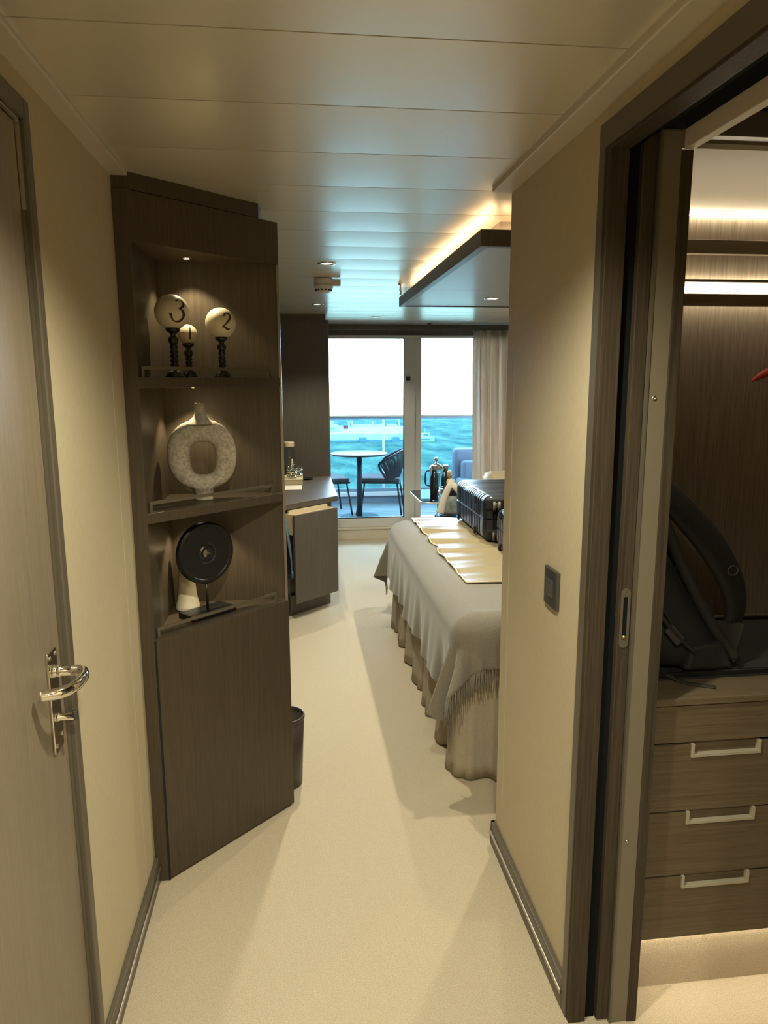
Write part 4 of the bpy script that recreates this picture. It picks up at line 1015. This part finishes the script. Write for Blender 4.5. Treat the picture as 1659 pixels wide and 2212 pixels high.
def desk_items():
    r = root('keepsake_box', (-0.075, 5.55, ZD), 'pale wooden box under the two tumblers on the desk', 'box')
    build('box_body', MB().box(-0.20, 0.028, 5.42, 5.70, ZD, ZD+0.030), 'maple', r, bevel=0.002)
    build('lid', MB().box(-0.202, 0.030, 5.418, 5.702, ZD+0.032, ZD+0.042), 'maple', r, bevel=0.002)
    zb = ZD+0.0425
    for x, y, lb in ((-0.052, 5.50, 'cut crystal tumbler on the wooden box, left of the pair'), (0.001-0.012, 5.60, 'cut crystal tumbler on the wooden box, right of the pair')):
        t = root('tumbler', (x, y, zb), lb, 'glass', 'crystal tumblers')
        prof = [(0.0005, 0.0), (0.034, 0.0), (0.036, 0.004), (0.0385, 0.085), (0.0365, 0.085), (0.033, 0.012), (0.0005, 0.010)]
        build('bowl', MB().lathe(prof, (x, y, zb), 28, caps=False), 'glass', t, smooth=True)
        mb = MB()
        for i in range(16):
            for j in range(4):
                a = 2*PI*(i+0.5*(j % 2))/16; z = zb+0.014+0.017*j; rr = 0.0368+0.0006*j
                c = Vector((x+rr*math.cos(a), y+rr*math.sin(a), z)); tg = Vector((-math.sin(a), math.cos(a), 0)); rd = Vector((math.cos(a), math.sin(a), 0))
                mb.add([c+tg*0.0068, c+Vector((0, 0, 0.0085)), c-tg*0.0068, c-Vector((0, 0, 0.0085)), c+rd*0.0035], [(0, 1, 4), (1, 2, 4), (2, 3, 4), (3, 0, 4)])
        o = build('cut_facets', mb, 'chrome', t); o['label'] = 'diamond cut pattern'
    p = build('paper_sheet', MB().box(-0.25, 0.020, 5.17, 5.38, ZD, ZD+0.0015), 'paper', at=(-0.1, 5.3, ZD)); tag(p, 'cream sheet of paper at the desk edge before the box', 'paper')
    c = root('coaster', (0.062, 5.72, ZD), 'round black dish beside the tumblers on the desk', 'dish')
    build('plate', MB().lathe([(0.0005, 0), (0.035, 0), (0.052, 0.008), (0.054, 0.011), (0.051, 0.011), (0.034, 0.004), (0.0005, 0.004)], c.location, 28), 'black', c, smooth=True)
    b = root('glass_bottle', (-0.072, 5.76, ZD), 'clear glass bottle with cream stopper on the desk', 'bottle')
    x, y, z = b.location
    build('body', MB().lathe([(0.0005, 0), (0.040, 0), (0.042, 0.01), (0.042, 0.235), (0.030, 0.250), (0.027, 0.258), (0.025, 0.258), (0.038, 0.232), (0.038, 0.012), (0.0005, 0.010)], (x, y, z), 28, caps=False), 'glass', b, smooth=True)
    build('stopper', MB().lathe([(0.0005, 0.258), (0.040, 0.258), (0.041, 0.262), (0.041, 0.292), (0.039, 0.296), (0.0005, 0.296)], (x, y, z), 28), 'maple', b)
    mb = MB()
    for i in range(7):
        for s in (-1, 1):
            a = -PI/2 + 0.55 + s*0.20; zz = z+0.085+0.012*i
            mb.sphere((x+0.0425*math.cos(a-s*0.05*i*0.6), y+0.0425*math.sin(a-s*0.05*i*0.6), zz), 0.006, 8, 5)
    o = build('leaf_print', mb, 'paper', b); o['label'] = 'white leaf pattern on the glass'
desk_items()

def desk_chair():
    r = root('desk_chair', (-0.33, 4.08, 0), 'desk chair at the left, mostly hidden behind the display cabinet', 'chair')
    x, y = -0.33, 4.08
    build('seat', MB().box(x-0.22, x+0.22, y-0.22, y+0.22, 0.40, 0.47), 'leather', r, bevel=0.025)
    build('backrest', MB().box(x+0.19, x+0.235, y-0.20, y+0.20, 0.50, 0.70), 'leather', r, bevel=0.018)
    for sx in (-1, 1):
        for sy in (-1, 1): build('leg', MB().tube([(x+0.19*sx, y+0.19*sy, 0.41), (x+0.205*sx, y+0.205*sy, 0.0)], [0.016, 0.011], 10), 'panelwood', r, smooth=True)
    for sy in (-1, 1): build('back_post', MB().tube([(x+0.205, y+0.16*sy, 0.42), (x+0.212, y+0.16*sy, 0.56)], 0.011, 8), 'panelwood', r)
    j = root('jeans', (x+0.212, y, 0.70), 'blue denim jeans slung over the desk chair back', 'jeans')
    def fn(u, v):
        d = -0.36+0.72*u; yy = y-0.02+0.26*v
        s = 1 if d > 0 else -1; a = abs(d)
        if a < 0.045: xx = x+0.2125+0.032*math.sin(d/0.045*PI/2); zz = 0.706+0.018*math.cos(d/0.045*PI/2)
        else: xx = x+0.2125+s*(0.032+0.020*math.sin(yy*34+a*6)*min(1, a*4)+0.035*a); zz = 0.706-(a-0.045)
        return (xx, yy+0.05*a*(v-0.5), zz - 0.05*v*(a > 0.3))
    build('legs_cloth', MB().grid(fn, 48, 30), 'denim', j, smooth=True, solid=0.004)
    build('waistband', MB().grid(lambda u, v: tuple(Vector(fn(0.955+0.045*u, v))+Vector((0.004, 0, 0))), 3, 30), 'denim', j, smooth=True, solid=0.006)
desk_chair()

def bin_():
    x, y = -0.075, 2.560
    r = root('waste_bin', (x, y, 0), 'dark brown leather waste bin behind the display cabinet', 'bin')
    build('body', MB().lathe([(0.0005, 0.0), (0.056, 0.0), (0.060, 0.003), (0.072, 0.272), (0.069, 0.272), (0.057, 0.010), (0.0005, 0.008)], (x, y, 0), 40, caps=False), 'leather', r, smooth=True)
    build('rim', MB().lathe([(0.0725, 0.262), (0.0745, 0.264), (0.0745, 0.276), (0.0725, 0.279), (0.0685, 0.279), (0.0675, 0.270)], (x, y, 0), 40, caps=False), 'leather', r, smooth=True)
bin_()

# ------------------------------------------------------------------ side table by the window with drinks
def side_table():
    zt = 0.555
    cx, cy = 1.24, 5.98
    r = root('glass_side_table', (cx, cy, 0), 'smoked glass side table between bed and balcony door', 'table')
    hx, hy, c = 0.265, 0.36, 0.11
    poly = []
    for sx, sy, a0 in ((1, 1, 0), (-1, 1, 90), (-1, -1, 180), (1, -1, 270)):
        for k in range(5):
            a = math.radians(a0+90*k/4); poly.append((cx+sx*(hx-c)+c*math.cos(a), cy+sy*(hy-c)+c*math.sin(a)))
    build('glass_top', MB().prism(poly, zt-0.010, zt), 'smoked', r)
    o = build('polished_edge', MB().tube([(x, y, zt-0.005) for x, y in poly], 0.0055, 6, closed=True), 'steel', r)
    build('column', MB().box(cx-0.065, cx+0.065, cy-0.065, cy+0.065, 0.03, zt-0.010), 'black', r, bevel=0.004)
    build('base_plate', MB().lathe([(0.001, 0), (0.20, 0), (0.20, 0.012), (0.19, 0.03), (0.001, 0.03)], (cx, cy, 0), 36), 'black', r)
    z = zt
    def bottle(x, y, label):
        b = root('water_bottle', (x, y, z), label, 'bottle', 'black flask bottles')
        build('body', MB().lathe([(0.0005, 0), (0.033, 0), (0.035, 0.004), (0.035, 0.165), (0.033, 0.185), (0.022, 0.222), (0.0195, 0.235), (0.0195, 0.250), (0.0005, 0.25)], (x, y, z), 28), 'bottle', b, smooth=True)
        build('cap', MB().lathe([(0.0005, 0.250), (0.022, 0.250), (0.0225, 0.253), (0.0225, 0.276), (0.021, 0.279), (0.0005, 0.279)], (x, y, z), 24), 'steel', b)
    bottle(1.100, 5.79, 'black flask bottle with steel cap, left of the pair')
    bottle(1.196, 5.80, 'black flask bottle with steel cap, right of the pair')
    x, y = 1.152, 5.98
    p = root('coffee_press', (x, y, z), 'glass coffee press with silver dome lid behind the flasks', 'coffee press')
    build('beaker', MB().lathe([(0.0005, 0.005), (0.045, 0.005), (0.047, 0.01), (0.047, 0.215), (0.050, 0.225), (0.0485, 0.225), (0.045, 0.21), (0.045, 0.012)], (x, y, z), 32, caps=False), 'glass', p, smooth=True)
    build('lid', MB().lathe([(0.058, 0.226), (0.059, 0.232), (0.052, 0.250), (0.034, 0.266), (0.012, 0.274), (0.006, 0.280), (0.005, 0.296), (0.0005, 0.297)], (x, y, z), 32), 'chrome', p, smooth=True)
    build('knob', MB().sphere((x, y, z+0.308), 0.019, 20, 12), 'chrome', p, smooth=True)
    build('frame', MB().lathe([(0.049, 0.02), (0.0505, 0.02), (0.0505, 0.030), (0.049, 0.030)], (x, y, z), 32, caps=False).box(x-0.0535, x-0.049, y-0.006, y+0.006, 0+z, z+0.226).box(x+0.049, x+0.0535, y-0.006, y+0.006, z, z+0.226), 'chrome', p)
    build('handle', MB().tube(catmull([(x-0.05, y, z+0.215), (x-0.085, y, z+0.205), (x-0.092, y, z+0.15), (x-0.088, y, z+0.10), (x-0.05, y, z+0.08)], 5), 0.006, 8), 'bottle', p, smooth=True)
    def flute(x, y, label):
        f = root('champagne_flute', (x, y, z), label, 'glass', 'champagne flutes')
        build('bowl', MB().lathe([(0.0035, 0.095), (0.010, 0.102), (0.020, 0.125), (0.0245, 0.160), (0.0235, 0.235), (0.0222, 0.235), (0.0230, 0.16), (0.018, 0.125), (0.0005, 0.104)], (x, y, z), 26, caps=False), 'glass', f, smooth=True)
        build('rim', MB().lathe([(0.0222, 0.2345), (0.0240, 0.2345), (0.0240, 0.2362), (0.0222, 0.2362)], (x, y, z), 26, caps=False), 'chrome', f)
        build('stem', MB().lathe([(0.0005, 0), (0.032, 0), (0.032, 0.0015), (0.010, 0.005), (0.0035, 0.012), (0.003, 0.06), (0.0035, 0.096)], (x, y, z), 24), 'glass', f, smooth=True)
    flute(1.105, 5.70, 'champagne flute in front of the left flask')
    flute(1.190, 5.715, 'champagne flute in front of the right flask')
    # ice bucket standing on its own low stand by the bed
    bx, by = 1.135, 5.28
    st = root('bucket_stand', (bx, by, 0), 'low black stand holding the ice bucket behind the bed', 'stand')
    build('top', MB().lathe([(0.0005, 0.498), (0.125, 0.498), (0.125, 0.512), (0.0005, 0.512)], (bx, by, 0), 32), 'black', st)
    build('post', MB().box(bx-0.10, bx+0.02, by-0.05, by+0.05, 0.02, 0.498), 'black', st, bevel=0.003)
    build('foot', MB().lathe([(0.0005, 0), (0.14, 0), (0.14, 0.015), (0.0005, 0.02)], (bx, by, 0), 32), 'black', st)
    zb = 0.513
    k = root('ice_bucket', (bx, by, zb), 'clear ice bucket beside the suitcase', 'ice bucket')
    build('bowl', MB().lathe([(0.0005, 0.0), (0.088, 0.0), (0.095, 0.010), (0.098, 0.05), (0.092, 0.205), (0.089, 0.205), (0.094, 0.05), (0.086, 0.012), (0.0005, 0.010)], (bx, by, zb), 36, caps=False), 'glass', k, smooth=True)
    o = build('ice', MB().lathe([(0.0005, 0.012), (0.080, 0.013), (0.088, 0.04), (0.085, 0.13), (0.070, 0.150), (0.0005, 0.155)], (bx, by, zb), 30), 'ice', k, smooth=True); o['kind'] = 'stuff'
    build('rim', MB().lathe([(0.0895, 0.203), (0.0945, 0.203), (0.0945, 0.208), (0.0895, 0.208)], (bx, by, zb), 36, caps=False), 'chrome', k)
    build('ring_handle', MB().tube([(bx-0.098, by+0.022*math.cos(a), zb+0.165+0.022*math.sin(a)) for a in [2*PI*i/16 for i in range(16)]], 0.004, 6, closed=True), 'chrome', k, smooth=True)
    c = root('champagne_bottle', (bx, by, zb+0.012), 'champagne bottle with gold foil neck in the ice bucket', 'bottle')
    m = RY(-0.10); cc = (bx+0.015, by, zb+0.012)
    build('body', MB().lathe([(0.0005, 0), (0.040, 0), (0.042, 0.006), (0.042, 0.150), (0.036, 0.185), (0.021, 0.225), (0.016, 0.245), (0.0005, 0.246)], cc, 28, m), 'bottle', c, smooth=True)
    build('foil', MB().lathe([(0.0175, 0.232), (0.0165, 0.262), (0.0150, 0.282), (0.0175, 0.286), (0.0175, 0.298), (0.0005, 0.299)], cc, 24, m), 'gold', c, smooth=True)
    build('cork', MB().lathe([(0.0155, 0.298), (0.0185, 0.306), (0.0185, 0.318), (0.013, 0.328), (0.0005, 0.330)], cc, 20, m), 'maple', c, smooth=True)
    nk = root('napkin', (bx, by-0.05, zb+0.20), 'cream napkin tied around the champagne neck', 'napkin')
    def ribbon(pts, w0, w1):
        p = catmull(pts, 8); n = len(p); mb = MB(); vs = []
        for i, q in enumerate(p):
            t = (p[min(i+1, n-1)]-p[max(0, i-1)]).normalized(); sd = t.cross(Vector((0, -1, 0.25))).normalized(); ww = w0+(w1-w0)*i/(n-1)
            for k_ in range(5):
                a = (k_/4-0.5)*2; vs.append(q+sd*ww*a+Vector((0, -0.010*(1-a*a), 0)))
        fs = [(i*5+k_, i*5+k_+1, (i+1)*5+k_+1, (i+1)*5+k_) for i in range(n-1) for k_ in range(4)]
        return mb.add(vs, fs)
    ny = by-0.105
    build('fold', ribbon([(bx+0.005, by-0.04, zb+0.275), (bx-0.035, ny+0.02, zb+0.230), (bx-0.075, ny, zb+0.150), (bx-0.098, ny-0.01, zb+0.075), (bx-0.108, ny-0.01, zb+0.040)], 0.020, 0.030), 'napkin', nk, smooth=True, solid=0.003)
    build('fold', ribbon([(bx-0.035, by-0.045, zb+0.245), (bx+0.000, ny+0.012, zb+0.235), (bx+0.040, ny-0.005, zb+0.190), (bx+0.075, ny-0.01, zb+0.120), (bx+0.095, ny-0.01, zb+0.07)], 0.022, 0.028), 'napkin', nk, smooth=True, solid=0.003)
    build('knot', MB().lathe([(0.020, 0.228), (0.030, 0.236), (0.034, 0.252), (0.028, 0.270), (0.018, 0.276)], (bx-0.005, by, zb), 20, caps=False), 'napkin', nk, smooth=True)
side_table()

def armchair():
    r = root('armchair', (1.95, 6.1, 0), 'cream armchair by the curtain, only its back edge showing above the suitcase', 'armchair')
    build('seat', MB().box(1.66, 2.35, 5.75, 6.40, 0.16, 0.44), 'napkin', r, bevel=0.05)
    build('backrest', MB().box(1.68, 2.34, 6.30, 6.50, 0.40, 0.70), 'maple', r, bevel=0.06)
    for x in (1.72, 2.29):
        for y in (5.81, 6.42): build('leg', MB().tube([(x, y, 0.17), (x, y, 0)], [0.022, 0.015], 10), 'panelwood', r, smooth=True)
armchair()
